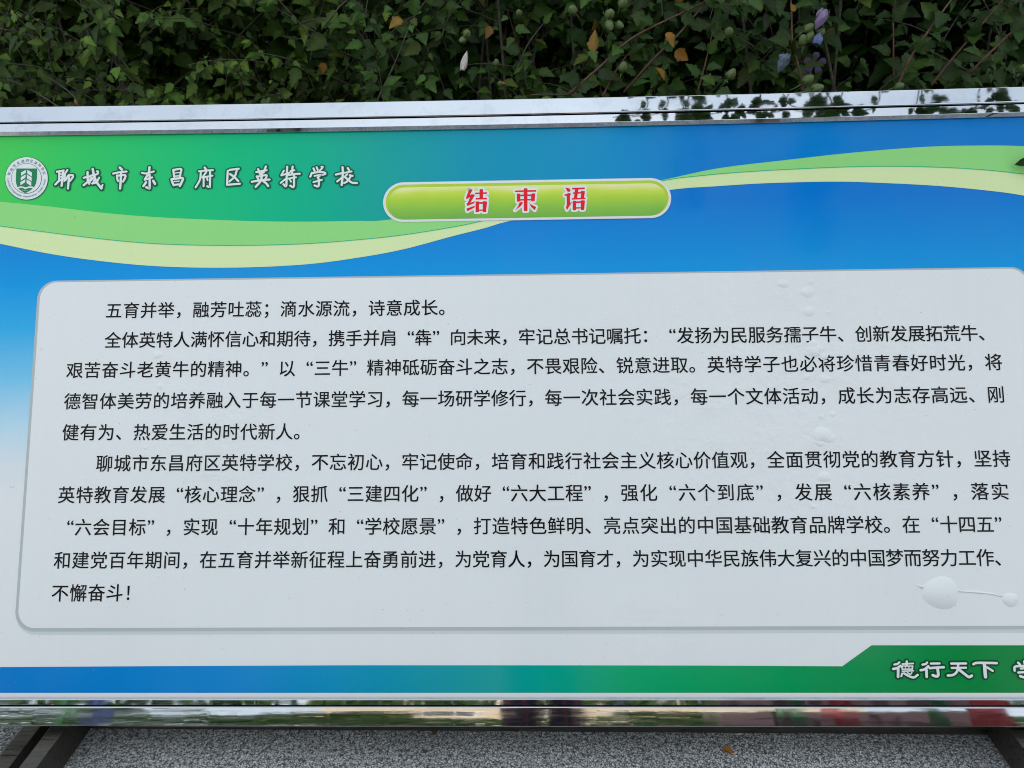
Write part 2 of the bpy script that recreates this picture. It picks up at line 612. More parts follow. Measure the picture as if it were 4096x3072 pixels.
g3 = [  # ying
    ([(170, 190), (205, 285)], 42), ([(132, 250), (340, 212)], 40), ([(325, 137), (280, 258)], 44), ([(140, 335), (178, 400)], 40), ([(150, 342), (330, 312), (335, 350), (308, 400)], 40),
    ([(42, 445), (220, 415), (400, 400)], 42), ([(245, 265), (225, 420), (120, 548)], 46), ([(272, 430), (330, 475), (374, 532)], 44),
    # te
    ([(688, 222), (635, 315)], 38), ([(640, 318), (805, 262)], 38), ([(755, 142), (742, 380), (732, 535), (678, 495)], 42), ([(622, 468), (745, 372)], 38), ([(820, 233), (900, 213)], 36),
    ([(863, 138), (850, 290)], 42), ([(772, 312), (900, 290), (1008, 282)], 40), ([(772, 382), (930, 355)], 36), ([(890, 312), (885, 545), (815, 522)], 42), ([(808, 402), (832, 445)], 34),
    # xue
    ([(1282, 175), (1305, 232)], 40), ([(1345, 150), (1367, 208)], 38), ([(1440, 142), (1472, 150), (1402, 228)], 36), ([(1250, 265), (1218, 342)], 42), ([(1240, 278), (1380, 250), (1500, 258), (1522, 285), (1465, 305)], 38),
    ([(1302, 328), (1432, 305), (1362, 360)], 34), ([(1372, 355), (1390, 420), (1380, 535), (1305, 520)], 42), ([(1282, 452), (1450, 407)], 38),
    # xiao
    ([(1865, 152), (1872, 280), (1848, 512)], 44), ([(1732, 300), (1890, 262)], 42), ([(1757, 438), (1855, 360)], 40), ([(1967, 167), (2000, 215)], 40), ([(1890, 268), (2048, 237)], 36),
    ([(1962, 292), (1898, 350)], 36), ([(2010, 312), (2068, 327)], 38), ([(2040, 322), (1965, 430), (1898, 470)], 40), ([(1922, 358), (1985, 410), (2055, 462), (2155, 468)], 42)]
school.append((g3, 1000, 640))
for g, ox, oy in school:
    brush('school_name', g, ox, oy, Z4, M_WHITE, M_OUTL, 60, 5)

ZM = 556 / 2212.0
motto = [
    ([(142, 148), (190, 138), (222, 112)], 32), ([(120, 218), (185, 205), (240, 168)], 38), ([(202, 215), (200, 342)], 42), ([(268, 140), (442, 130)], 26), ([(338, 98), (335, 152)], 36),
    ([(262, 175), (268, 222)], 26), ([(262, 172), (432, 172)], 20), ([(432, 172), (424, 222)], 26), ([(268, 222), (424, 220)], 20), ([(318, 175), (316, 218)], 16), ([(374, 175), (372, 218)], 16),
    ([(266, 254), (445, 246)], 22), ([(266, 290), (250, 335)], 30), ([(297, 288), (370, 330), (450, 352), (512, 312)], 36), ([(350, 275), (388, 302)], 22), ([(420, 275), (405, 298)], 20),
    ([(588, 150), (640, 138), (662, 115)], 34), ([(558, 238), (620, 225), (682, 175)], 38), ([(652, 235), (655, 342)], 42), ([(722, 132), (860, 130)], 34), ([(702, 205), (830, 195), (928, 190)], 38),
    ([(828, 210), (838, 310), (810, 335), (752, 318)], 44),
    ([(1045, 132), (1280, 130)], 36), ([(1052, 202), (1280, 198)], 34), ([(1156, 140), (1140, 250), (1080, 310), (990, 322)], 38), ([(1178, 235), (1260, 300), (1325, 345), (1372, 325)], 42),
    ([(1397, 142), (1450, 122), (1640, 122), (1770, 125)], 38), ([(1572, 140), (1590, 342)], 54), ([(1615, 192), (1705, 248)], 34),
    ([(2108, 118), (2140, 150)], 36), ([(2205, 100), (2215, 145)], 36), ([(2310, 105), (2270, 150)], 36), ([(2052, 245), (2060, 182), (2180, 172), (2370, 172), (2350, 230)], 36),
    ([(2150, 212), (2290, 200)], 32), ([(2112, 275), (2310, 262)], 34), ([(2222, 215), (2232, 330), (2205, 350), (2140, 332)], 38)]
brush('motto_lettering', motto, 3540, 2620, ZM, M_WHITE, M_OUTL2, 54, 5)

ZT = 540 / 2212.0
title = [
    [(150, 122), (210, 120), (160, 218), (195, 200), (248, 207), (172, 340), (250, 315), (235, 345), (120, 392), (108, 355), (130, 342), (168, 245), (105, 285), (103, 250)],
    [(108, 435), (255, 385), (235, 420), (120, 480)],
    [(248, 175), (445, 168), (445, 192), (248, 198)], [(322, 118), (378, 116), (378, 270), (322, 272)], [(260, 262), (442, 258), (442, 283), (260, 288)],
    [(258, 320), (312, 318), (312, 492), (258, 495)], [(375, 320), (400, 312), (445, 322), (428, 490), (375, 490)], [(312, 330), (375, 328), (375, 356), (312, 358)], [(312, 452), (375, 450), (375, 470), (312, 473)],
    [(1046, 104), (1105, 104), (1105, 475), (1048, 477)], [(902, 140), (1250, 132), (1248, 158), (902, 165)], [(932, 188), (988, 192), (988, 318), (935, 322)],
    [(1165, 205), (1185, 185), (1232, 188), (1222, 315), (1168, 318)], [(988, 208), (1046, 205), (1046, 230), (988, 232)], [(1105, 205), (1168, 203), (1168, 228), (1105, 230)],
    [(988, 282), (1046, 280), (1046, 303), (988, 305)], [(1105, 280), (1168, 278), (1168, 300), (1105, 303)], [(980, 330), (1035, 330), (1000, 390), (900, 465), (950, 400)],
    [(1120, 318), (1150, 360), (1248, 410), (1225, 462), (1160, 400)],
    [(1725, 88), (1790, 105), (1810, 140), (1785, 165), (1755, 150)], [(1712, 200), (1755, 195), (1765, 180), (1818, 188), (1800, 230), (1803, 345), (1835, 325), (1752, 458), (1732, 405), (1750, 390), (1748, 225), (1712, 225)],
    [(1838, 95), (2042, 90), (2042, 118), (1838, 122)], [(1885, 120), (1940, 118), (1915, 265), (1865, 268)], [(1848, 170), (1975, 165), (1985, 145), (2045, 152), (2030, 265), (1978, 265), (1985, 188), (1848, 192)],
    [(1832, 265), (2055, 258), (2055, 280), (1832, 288)], [(1845, 312), (1900, 308), (1900, 458), (1848, 462)], [(1978, 308), (2000, 298), (2045, 305), (2032, 455), (1980, 458)],
    [(1900, 318), (1978, 315), (1978, 342), (1900, 345)], [(1900, 415), (1978, 412), (1978, 432), (1900, 436)]]
tf, to = [], []
km = (bp(1940, 800)[0] - bp(1840, 800)[0]) / 100 * ZT
for pg in title:
    loc = [bp(1840 + p[0] * ZT, 730 + p[1] * ZT) for p in pg]
    tf.append((loc, [tuple(range(len(loc)))]))
    to.append((loc, [tuple(range(len(loc)))]))
    for i in range(len(loc)):
        to += stroke_poly([loc[i], loc[(i + 1) % len(loc)]], 64 * km)
M_TOUT = print_mat('print_title_halo', ink(200, 212, 222))
sheet('title_halo', to, M_TOUT, 9)
sheet('title_lettering', tf, M_RED, 11)

# body text --------------------------------------------------------
GL = {}


def glyph(ch, off=0.0):
    key = (ch, off)
    if key not in GL:
        cu = bpy.data.curves.new('glyph', 'FONT')
        cu.body = ch
        cu.resolution_u = 4
        o = bpy.data.objects.new('glyph', cu)
        col.objects.link(o)
        dg = bpy.context.evaluated_depsgraph_get()
        e = o.evaluated_get(dg)
        me = e.to_mesh()
        GL[key] = ([tuple(v.co) for v in me.vertices], [tuple(p.vertices) for p in me.polygons])
        e.to_mesh_clear()
        bpy.data.objects.remove(o)
        bpy.data.curves.remove(cu)
    return GL[key]


LINES = [
    ("五育并举，融芳吐蕊；滴水源流，诗意成长。", [(0, 228), (5, 416), (10, 605), (15, 795), (19, 947)], (671, 664)),
    ("全体英特人满怀信心和期待，携手并肩“犇”向未来，牢记总书记嘱托：“发扬为民服务孺子牛、创新发展拓荒牛、", [(0, 226), (13, 709), (18, 896), (20, 971), (24, 1119), (33, 1461), (43, 1846), (50, 2112)], (735, 719)),
    ("艰苦奋斗老黄牛的精神。”以“三牛”精神砥砺奋斗之志，不畏艰险、锐意进取。英特学子也必将珍惜青春好时光，将", [(0, 143), (12, 601), (14, 678), (17, 792), (26, 1137), (31, 1330), (36, 1526), (51, 2125), (52, 2166)], (800, 782)),
    ("德智体美劳的培养融入于每一节课堂学习，每一场研学修行，每一次社会实践，每一个文体活动，成长为志存高远、刚", [(0, 138), (19, 868), (27, 1176), (35, 1490), (43, 1808), (51, 2130), (52, 2171)], (867, 852)),
    ("健有为、热爱生活的时代新人。", [(0, 134), (4, 288), (13, 634)], (934, 932)),
    ("聊城市东昌府区英特学校，不忘初心，牢记使命，培育和践行社会主义核心价值观，全面贯彻党的教育方针，坚持", [(0, 207), (12, 672), (17, 867), (22, 1061), (37, 1655), (48, 2101), (50, 2183)], (1001, 990)),
    ("英特教育发展“核心理念”，狠抓“三建四化”，做好“六大工程”，强化“六个到底”，发展“六核素养”，落实", [(0, 125), (7, 398), (13, 632), (16, 749), (22, 984), (25, 1102), (31, 1339), (34, 1463), (40, 1714), (43, 1841), (49, 2094), (51, 2181)], (1069, 1061)),
    ("“六会目标”，实现“十年规划”和“学校愿景”，打造特色鲜明、亮点突出的中国基础教育品牌学校。在“十四五”", [(0, 123), (1, 161), (7, 395), (10, 512), (15, 709), (17, 787), (23, 1022), (30, 1302), (46, 1947), (48, 2029), (51, 2147), (52, 2186)], (1139, 1132)),
    ("和建党百年期间，在五育并举新征程上奋勇前进，为党育人，为国育才，为实现中华民族伟大复兴的中国梦而努力工作、", [(0, 116), (8, 431), (22, 982), (27, 1173), (32, 1365), (52, 2147), (53, 2186)], (1210, 1204)),
    ("不懈奋斗！", [(0, 111), (4, 268)], (1281, 1280)),
]
for txt, anch, (ya, yb) in LINES:
    ii = [a[0] for a in anch]; pp = [a[1] for a in anch]
    endp = pp[-1] + (pp[-1] - pp[-2]) / (ii[-1] - ii[-2]) * (len(txt) - ii[-1])
    ii2, pp2 = ii + [max(len(txt), ii[-1] + .001)], pp + [endp if len(txt) > ii[-1] else pp[-1]]
    polys = []
    for i, ch in enumerate(txt):
        xa = float(np.interp(i, ii2, pp2)); xb = float(np.interp(i + 1, ii2, pp2))
        if i + 1 > ii2[-1]:
            xb = xa + 38
        xc = (xa + xb) / 2
        yc = ya + (yb - ya) * (xc - pp[0]) / (pp2[-1] - pp[0])
        c = bp(xc * S, yc * S)
        em = (bp(xb * S, yc * S)[0] - bp(xa * S, yc * S)[0])
        sz = 0.0462 if em > 0.0455 else 0.0455
        gv_, gf_ = glyph(ch)
        ox = {'“': 0.56, '”': 0.02}.get(ch, 0.0)
        oy = {'“': 0.06, '”': 0.06}.get(ch, 0.0)
        if ch == '：' or ch == '；':
            oy = 0.02
        vv = [(c[0] + (g[0] - 0.5 + ox) * sz, c[1] + (g[1] - 0.38 + oy) * sz) for g in gv_]
        for dx_, dy_ in ((-.3, -.3), (.3, .3), (-.3, .3), (.3, -.3)):
            polys.append(([(p[0] + dx_ * .001, p[1] + dy_ * .001) for p in vv], gf_))
    sheet('text_line', polys, M_TEXT, 5)

# emblem -----------------------------------------------------------
ZE = 200 / 1659.0


def ep(x, y):
    return bp(10 + x * ZE, 610 + y * ZE)


def ring(cx, cy, rr, seg=48):
    return [ep(cx + rr * math.cos(2 * math.pi * k / seg), cy + rr * math.sin(2 * math.pi * k / seg)) for k in range(seg)], [tuple(range(seg))]


sheet('emblem_edge', [ring(815, 868, 722)], M_OUTL, 5)
sheet('emblem_disc', [ring(815, 868, 704)], M_WHITE, 6)
sheet('emblem_ring', [ring(815, 870, 506)], M_SEALT, 7)
sheet('emblem_core', [ring(815, 870, 490)], M_WHITE, 8)
shp = [(488, 545), (1176, 545), (1165, 860), (1140, 1020), (1075, 1165), (1000, 1140), (900, 1130), (795, 1170), (700, 1140), (600, 1135), (520, 1165), (478, 1040), (465, 900)]
sheet('emblem_shield', [([ep(*p) for p in shp], [tuple(range(len(shp)))])], M_SEAL, 9)
bk = [(545, 1210), (620, 1190), (700, 1195), (790, 1232), (880, 1195), (960, 1188), (1030, 1208), (900, 1300), (775, 1360), (660, 1295)]
sheet('emblem_book', [([ep(*p) for p in bk], [tuple(range(len(bk)))])], M_SEAL, 10)
lv = []
for k in range(3):
    dx, dy = -11 * k, 158 * k
    for q in ([(645, 680), (810, 588), (800, 690), (645, 790)], [(848, 588), (1005, 682), (1003, 815), (850, 715)]):
        lv.append(([ep(p[0] + dx, p[1] + dy) for p in q], [(0, 1, 2, 3)]))
sheet('emblem_leaves', lv, M_WHITE, 10)


def ring_text(chars, centres, size, off, mat, layer, top):
    polys = []
    for ch, (x, y) in zip(chars, centres):
        gv_, gf_ = glyph(ch, off)
        c = ep(x, y)
        ang = math.atan2(-(y - 868), (x - 815))
        rot = ang - math.pi / 2 if top else ang + math.pi / 2
        k = size * ZE * 0.00066
        cw = 0.5 if top else (max(g[0] for g in gv_) / 2 if gv_ else 0.3)
        ca, sa = math.cos(rot), math.sin(rot)
        vv = []
        for g in gv_:
            x_, y_ = (g[0] - cw) * k, (g[1] - 0.37) * k
            vv.append((c[0] + x_ * ca - y_ * sa, c[1] + x_ * sa + y_ * ca))
        polys.append((vv, gf_))
    sheet('emblem_lettering', polys, mat, layer)


ring_text("聊城市东昌府区英特学校", [(245, 715), (320, 580), (415, 455), (550, 365), (695, 302), (845, 278), (985, 300), (1125, 358), (1250, 440), (1345, 555), (1398, 690)], 118, 0.012, M_SEALT, 8, True)
lat = "LIAOCHENG DONGCHANGFU INTERNATIONAL PRIMARY SCHOOL"
cen = []
for i in range(len(lat)):
    a = R(180 - (180 - 2) * (i + 0.5) / len(lat) - 0)
    cen.append((815 + 606 * math.cos(a), 868 + 606 * math.sin(a)))
idx = [i for i, c_ in enumerate(lat) if c_ != ' ']
ring_text([lat[i] for i in idx], [cen[i] for i in idx], 78, 0.004, M_SEALT, 8, False)
polys = []
for i, ch in enumerate("2016"):
    gv_, gf_ = glyph(ch, 0.006)
    c = ep(715 + 46 * i, 1275)
    k = 70 * ZE * 0.00066
    polys.append(([(c[0] + (g[0] - 0.3) * k, c[1] + (g[1] - 0.35) * k) for g in gv_], gf_))
sheet('emblem_lettering', polys, M_WHITE, 12)


# air blisters under the film --------------------------------------
def blister(px, py, r_px, hgt=0.2, flat=1.0):
    c = bp(px, py)
    r_ = r_px * 0.00066
    m = MB()
    nr, ns = 6, 24
    vs_ = [(c[0], c[1], 3.2 * LZ + r_ * hgt)]
    for i in range(1, nr + 1):
        t = i / nr
        z = r_ * hgt * (math.cos(t * math.pi / 2) ** 0.8 if i < nr else 0.0)
        for k in range(ns):
            a = 2 * math.pi * k / ns
            wob = 1 + 0.05 * math.sin(3 * a + px)
            vs_.append((c[0] + r_ * t * wob * math.cos(a), c[1] + r_ * flat * t * wob * math.sin(a), 3.2 * LZ + z))
    fs_ = [(0, 1 + k, 1 + (k + 1) % ns) for k in range(ns)]
    for i in range(nr - 1):
        for k in range(ns):
            k2 = (k + 1) % ns
            fs_.append((1 + i * ns + k, 1 + (i + 1) * ns + k, 1 + (i + 1) * ns + k2, 1 + i * ns + k2))
    m.add(vs_, fs_)
    obj('film_blister', m.mesh('film_blister', M_WHITE, True), panel, IDM)


blister(3762, 2371, 69, 0.20, 0.88)
blister(4040, 2398, 31, 0.22, 0.85)
for bx, by, br in ((1275, 75, 30), (1282, 158, 28), (1310, 326, 36), (1345, 352, 22), (1340, 690, 42), (1348, 872, 28), (1172, 38, 24), (1352, 450, 22), (1270, 440, 16), (1365, 160, 12), (1292, 30, 14), (1300, 300, 26), (1385, 600, 15), (1330, 725, 20), (1370, 705, 26), (1335, 610, 14), (1300, 1000, 12)):
    blister(2048 + bx * .9259, 1100 + by * .9259, br * .9259, 0.17, 0.78)
for bx, by, br in ((680, 345, 22), (690, 480, 16), (630, 745, 12), (52, 912, 9)):
    blister(bx * .9259, 1100 + by * .9259, br * .9259, 0.14, 0.8)
m = MB()
m.tube([bp(3830, 2364) + (3 * LZ,), bp(3900, 2368) + (3 * LZ,), bp(3960, 2374) + (3 * LZ,), bp(4010, 2386) + (3 * LZ,)], [0.0020, 0.0026, 0.0020, 0.0016], 8)
m.tube([bp(3662, 2338) + (3 * LZ,), bp(3690, 2350) + (3 * LZ,)], [0.001, 0.0035], 8)
obj('film_blister', m.mesh('film_blister', M_WHITE, True), panel, IDM)


# ------------------------------------------------------------------ steel frame
def steel_mat(name, base=(0.72, 0.73, 0.75), rough=0.05, wave=1.0):
    m, n, l, bs = principled(name)
    tcn = n.new('ShaderNodeTexCoord')
    pos = tcn.outputs['Object']
    bs.inputs['Metallic'].default_value = 1.0
    mp1 = n.new('ShaderNodeMapping'); mp1.inputs['Scale'].default_value = (4, 60, 60); l(pos, mp1.inputs['Vector'])
    smear = noise_value(n, l, 3.0, 5, mp1.outputs[0], 0.65)
    l(ramp(n, l, smear, [(0.35, (rough * 0.7,) * 3), (0.8, (rough * 3.2,) * 3)]), bs.inputs['Roughness'])
    grime = ramp(n, l, noise_value(n, l, 14, 6, pos, 0.7), [(0.5, base), (0.78, tuple(b_ * 0.82 for b_ in base))])
    l(grime, bs.inputs['Base Color'])
    mp2 = n.new('ShaderNodeMapping'); mp2.inputs['Scale'].default_value = (1, 0.35, 0.35); l(pos, mp2.inputs['Vector'])
    dents = noise_value(n, l, 7.0, 2, mp2.outputs[0])
    mp3 = n.new('ShaderNodeMapping'); mp3.inputs['Scale'].default_value = (2, 260, 260); l(pos, mp3.inputs['Vector'])
    brush_ = noise_value(n, l, 2.0, 3, mp3.outputs[0])
    b = n.new('ShaderNodeBump')
    b.inputs['Strength'].default_value = 0.5 * wave
    b.inputs['Distance'].default_value = 0.012
    l(math_node(n, l, 'ADD', dents, math_node(n, l, 'MULTIPLY', brush_, 0.004)), b.inputs['Height'])
    l(b.outputs['Normal'], bs.inputs['Normal'])
    return m


STEEL = steel_mat('polished_steel', (0.50, 0.51, 0.53), 0.04, 0.25)
STEEL_T = steel_mat('polished_steel_top', (0.55, 0.585, 0.64), 0.03, 0.06)
STEEL2 = steel_mat('polished_steel_trim', (0.60, 0.62, 0.67), 0.025, 0.10)
STEELD = steel_mat('dull_steel_foot', (0.125, 0.115, 0.10), 0.34, 0.1)

ZF = 0.024                              # how far the tube face stands out


def profile_rail(name, prof, u0, u1, mat, bow=None, nseg=60, smooth=True):
    """prof: closed list of (v, z) swept along x; bow(u) shifts v"""
    vs_, fs_ = [], []
    k_ = len(prof)
    for i in range(nseg + 1):
        u = u0 + (u1 - u0) * i / nseg
        dv = bow(u) if bow else 0
        for (v_, z_) in prof:
            vs_.append((u, v_ + dv, z_))
        if i:
            for j in range(k_):
                j2 = (j + 1) % k_
                a = (i - 1) * k_
                fs_.append((a + j, a + j2, a + k_ + j2, a + k_ + j))
    fs_.append(tuple(range(k_ - 1, -1, -1)))
    fs_.append(tuple(nseg * k_ + j for j in range(k_)))
    me = new_mesh(name, vs_, fs_, mat)
    bm = bmesh.new(); bm.from_mesh(me)
    bmesh.ops.recalc_face_normals(bm, faces=bm.faces)
    bm.to_mesh(me); bm.free()
    if smooth:
        me.polygons.foreach_set('use_smooth', [True] * len(me.polygons))
        me.set_sharp_from_angle(angle=R(28))
    return obj(name, me, sign, LOC)


def tube_prof(v0, v1, z0, z1, bulge, rr=0.002):
    """square tube, rounded corners, front (z1) slightly bulged"""
    p = []
    p.append((v0, z0)); p.append((v0, z1 - rr))
    p.append((v0 + rr * .3, z1 - rr * .3))
    for t in (0, .012, .03, .12, .2, .3, .4, .5, .6, .7, .8, .88, .97, .988, 1):
        v_ = v0 + rr + (v1 - v0 - 2 * rr) * t
        p.append((v_, z1 + bulge * (1 - (2 * t - 1) ** 2)))
    p.append((v1 - rr * .3, z1 - rr * .3))
    p.append((v1, z1 - rr)); p.append((v1, z0))
    return p


def bow_top(u):
    # the top rail sags a little between its ends
    return -0.0075 * (1 - ((u + 0.05) / 1.5) ** 2) if abs(u) < 1.62 else 0.0


ZTR = 0.0165
vt_out = bz(2048, 396, ZF) + 0.0075
vt_seam = bz(2048, 457.5, ZF) + 0.0075
vt_in = bz(2048, 514, 0.0045) + 0.0075
vb_in, vb_seam, vb_out = bz(2048, 2790.5, 0.0045), bz(2048, 2827, ZF), bz(2048, 2908, ZF)
vt_in2 = bz(2048, 514, 0.0)
UL, UR = U0 - 0.075, U1 + 0.075
profile_rail('top_rail', tube_prof(vt_seam + 0.001, vt_out, -0.026, ZF, 0.00002), UL, UR, STEEL_T, bow_top)
profile_rail('bottom_rail', tube_prof(vb_out, vb_seam - 0.001, -0.026, ZF, 0.0006), UL, UR, STEEL)
for sx, (ua, ub) in ((-1, (UL, U0 - 0.022)), (1, (U1 + 0.022, UR))):
    pr_ = tube_prof(ua, ub, -0.026, ZF - 0.001, 0.0008)
    vs_, fs_ = [], []
    k_ = len(pr_)
    for v_ in (vb_seam, vt_seam):
        for (a, z_) in pr_:
            vs_.append((a, v_, z_))
    for j in range(k_):
        j2 = (j + 1) % k_
        fs_.append((j, j2, k_ + j2, k_ + j))
    me = new_mesh('side_rail', vs_, fs_, STEEL)
    obj('side_rail', me, sign, LOC)
ZTR = 0.0165


def trim_prof(v0, v1, up):
    # pressed strip: flat face, sloping return towards the print
    inner, outer = (v0, v1) if up else (v1, v0)
    s_ = 1 if up else -1
    k = 0.0 if up else 0.0009            # the lower strip is pressed to lean down a little
    ch = 0.0068 if up else 0.0020
    z_of = lambda d: ZTR + k * (1 - (d - ch) / (abs(outer - inner) - ch))
    w_ = abs(outer - inner)
    pr_ = [(inner, 0.0042), (inner, 0.0062), (inner + s_ * .0006, 0.0068), (inner + s_ * (ch - .0006), z_of(ch) - .0005), (inner + s_ * (ch - .0002), z_of(ch) - .0001)]
    for d in (ch + .0002, ch + .0008, (ch + w_) / 2, w_ - .0012, w_ - .0006):
        pr_.append((inner + s_ * d, z_of(d)))
    return pr_ + [(outer, ZTR - 0.0006), (outer, 0.0042)]


profile_rail('top_trim', trim_prof(vt_in, vt_seam - 0.0015, True), U0 - 0.021, U1 + 0.021, STEEL2, bow_top)
profile_rail('bottom_trim', trim_prof(vb_seam + 0.0015, vb_in, False), U0 - 0.021, U1 + 0.021, STEEL2)
for ua, ub in ((U0 - 0.0205, U0 + 0.002), (U1 - 0.002, U1 + 0.0205)):
    mb = MB(); mb.box(ua, ub, vb_in, vt_in - 0.009, 0.0045, ZTR - 0.001)
    obj('side_trim', mb.mesh('side_trim', STEEL2), sign, LOC)

# low feet lying on the ground ------------------------------------
SI = Matrix.Translation(-Vector((base_world.x, base_world.y, 0.0)))


def foot(name, x0, x1, y0, y1, z0, z1, label=None):
    bm = bmesh.new()
    bmesh.ops.create_cube(bm, size=1)
    for v_ in bm.verts:
        v_.co = ((x0 + x1) / 2 + v_.co.x * (x1 - x0), (y0 + y1) / 2 + v_.co.y * (y1 - y0), (z0 + z1) / 2 + v_.co.z * (z1 - z0))
    bmesh.ops.bevel(bm, geom=bm.edges[:], offset=0.003, segments=2, affect='EDGES', profile=0.5)
    me = bpy.data.meshes.new(name)
    bm.to_mesh(me); bm.free()
    me.materials.append(STEELD)
    return obj(name, me, sign, SI, label)


YB = base_world.y


def at_z(px, py, z):
    d = CF_ * FPX + CX_ * (px - 2048) - CU_ * (py - 1536)
    return (CAM + d * ((z - CAM_H) / d.z)).x


foot('foot', at_z(84, 2912, .052), at_z(159, 2912, .052), YB - 0.62, YB + 0.55, 0.003, 0.052)
foot('foot', at_z(188, 2922, .088), at_z(256, 2922, .088), YB - 0.62, YB + 0.55, 0.003, 0.088)
foot('foot', at_z(4033, 2912, .088), at_z(4033, 2912, .088) + .075, YB - 0.62, YB + 0.55, 0.003, 0.088)
def ground_pt(px, py):
    d = CF_ * FPX + CX_ * (px - 2048) - CU_ * (py - 1536)
    return CAM + d * (-CAM_H / d.z)


# cross tube on the ground that joins the feet under the board
ga, gb = ground_pt(330, 2917), ground_pt(4003, 2943)
dv = Vector((0, .06, 0)); zv = Vector((0, 0, .086)); lift = Vector((0, 0, .003))
mbt = MB()
mbt.add([tuple(q) for q in (ga + lift, gb + lift, gb + dv + lift, ga + dv + lift, ga + zv, gb + zv, gb + dv + zv, ga + dv + zv)],
        [(0, 3, 2, 1), (4, 5, 6, 7), (0, 1, 5, 4), (1, 2, 6, 5), (2, 3, 7, 6), (3, 0, 4, 7)])
obj('base_tube', mbt.mesh('base_tube', STEELD), sign, SI)
for xx in (-1.27, 1.37):
    mbk = MB()
    top = BOARD @ Vector((xx, 0.55, -0.03))
    mbk.tube([(xx, YB + 0.5, 0.06), tuple(top)], 0.022, 8)
    obj('back_strut', mbk.mesh('back_strut', STEELD), sign, SI)

# ------------------------------------------------------------------ leaves
OUT_HI = [(.02, .0), (.14, .035), (.25, .10), (.30, .18), (.285, .25), (.33, .31), (.40, .36), (.36, .41), (.37, .47), (.28, .49), (.24, .55), (.27, .62), (.20, .66), (.20, .73), (.13, .79), (.10, .88), (.0, 1.0)]
OUT_MID = [(.02, .0), (.17, .045), (.29, .15), (.29, .25), (.40, .37), (.35, .46), (.24, .53), (.26, .63), (.16, .74), (.11, .86), (.0, 1.0)]
OUT_LO = [(.02, .0), (.20, .06), (.30, .22), (.38, .38), (.25, .54), (.18, .76), (.0, 1.0)]
OUT_OV = [(.03, .0), (.22, .10), (.36, .28), (.37, .45), (.30, .62), (.17, .82), (.0, 1.0)]


def leaf_arrays(outl, fold, droop, wav, seed, wscale=1.0):
    r_ = random.Random(seed)
    V, F, mid = [], [], []
    for i, (x, y) in enumerate(outl):
        ym = y * 0.94 + 0.0 if i < len(outl) - 1 else 1.0
        z = -droop * y * y
        wv = wav * r_.uniform(-1, 1)
        V += [(0, ym, -droop * ym * ym), (x * wscale, y, z + fold * x + wv), (-x * wscale * r_.uniform(.9, 1.06), y, z + fold * x - wv * r_.uniform(.3, 1))]
        mid += [1, 0, 0]
        if i:
            a, b = 3 * (i - 1), 3 * i
            if i < len(outl) - 1:
                F += [(a, a + 1, b + 1, b), (b, b + 2, a + 2, a)]
            else:
                F += [(a, a + 1, b), (b, a + 2, a)]
    return np.array(V), F, np.array(mid)


HI = [leaf_arrays(OUT_HI, .12 + .07 * k, .06 + .07 * ((k * 3) % 4), .022, 20 + k, .82 + .06 * k) for k in range(5)]
MID = [leaf_arrays(OUT_MID, .14 + .08 * k, .05 + .09 * ((k * 3) % 4), .025, 30 + k, .85 + .07 * k) for k in range(4)]
LO = [leaf_arrays(OUT_LO, .2, .1, .03, 40, 1.0), leaf_arrays(OUT_OV, .2, .2, .03, 41, .9), leaf_arrays(OUT_LO, .3, .3, .04, 42, .85), leaf_arrays(OUT_OV, .18, .1, .03, 43, 1.0)]


def leaf_mat(name, base, back_mul=1.25, trans=0.10, rough=0.42, veins=False):
    m, n, l, bs = principled(name)
    at = n.new('ShaderNodeVertexColor'); at.layer_name = 'tint'
    oi = n.new('ShaderNodeObjectInfo')
    tcn = n.new('ShaderNodeTexCoord')
    jit = ramp(n, l, oi.outputs['Random'], [(0, (.72, .78, .62)), (.4, (.95, 1, .92)), (.75, (1.1, 1.05, .95)), (1, (1.35, 1.22, .95))])
    geo = n.new('ShaderNodeNewGeometry')
    blot = ramp(n, l, noise_value(n, l, 45, 3, geo.outputs['Position']), [(.3, (.8, .8, .8)), (.7, (1.15, 1.15, 1.1))])
    c = mixc(n, l, 1.0, at.outputs['Color'], base + (1,), 'MULTIPLY')
    c = mixc(n, l, 1.0, c, jit, 'MULTIPLY')
    c = mixc(n, l, 1.0, c, blot, 'MULTIPLY')
    c = mixc(n, l, math_node(n, l, 'MULTIPLY', geo.outputs['Backfacing'], 0.5), c, mixc(n, l, 1.0, c, (1.5, 1.4, 1.5, 1), 'MULTIPLY'))
    l(c, bs.inputs['Base Color'])
    bs.inputs['Roughness'].default_value = rough
    bs.inputs['Specular IOR Level'].default_value = 0.22
    tr = n.new('ShaderNodeBsdfTranslucent')
    l(mixc(n, l, 1.0, c, (1.5, 1.7, .7, 1), 'MULTIPLY'), tr.inputs['Color'])
    ms = n.new('ShaderNodeMixShader')
    ms.inputs[0].default_value = trans
    o = n['Material Output']
    l(bs.outputs[0], ms.inputs[1]); l(tr.outputs[0], ms.inputs[2]); l(ms.outputs[0], o.inputs['Surface'])
    return m


def set_tint(me, cols):
    ca = me.color_attributes.new('tint', 'FLOAT_COLOR', 'POINT')
    a = np.ones((len(me.vertices), 4), dtype=np.float32)
    a[:, :3] = cols
    ca.data.foreach_set('color', a.ravel())


def leaf_mesh(arr, tint, mat, name='leaf'):
    V, F, mid = arr
    me = new_mesh(name, V, F, mat, True)
    c = np.tile(np.array(tint), (len(V), 1)) * (1 + 0.35 * mid[:, None])
    set_tint(me, c)
    return me


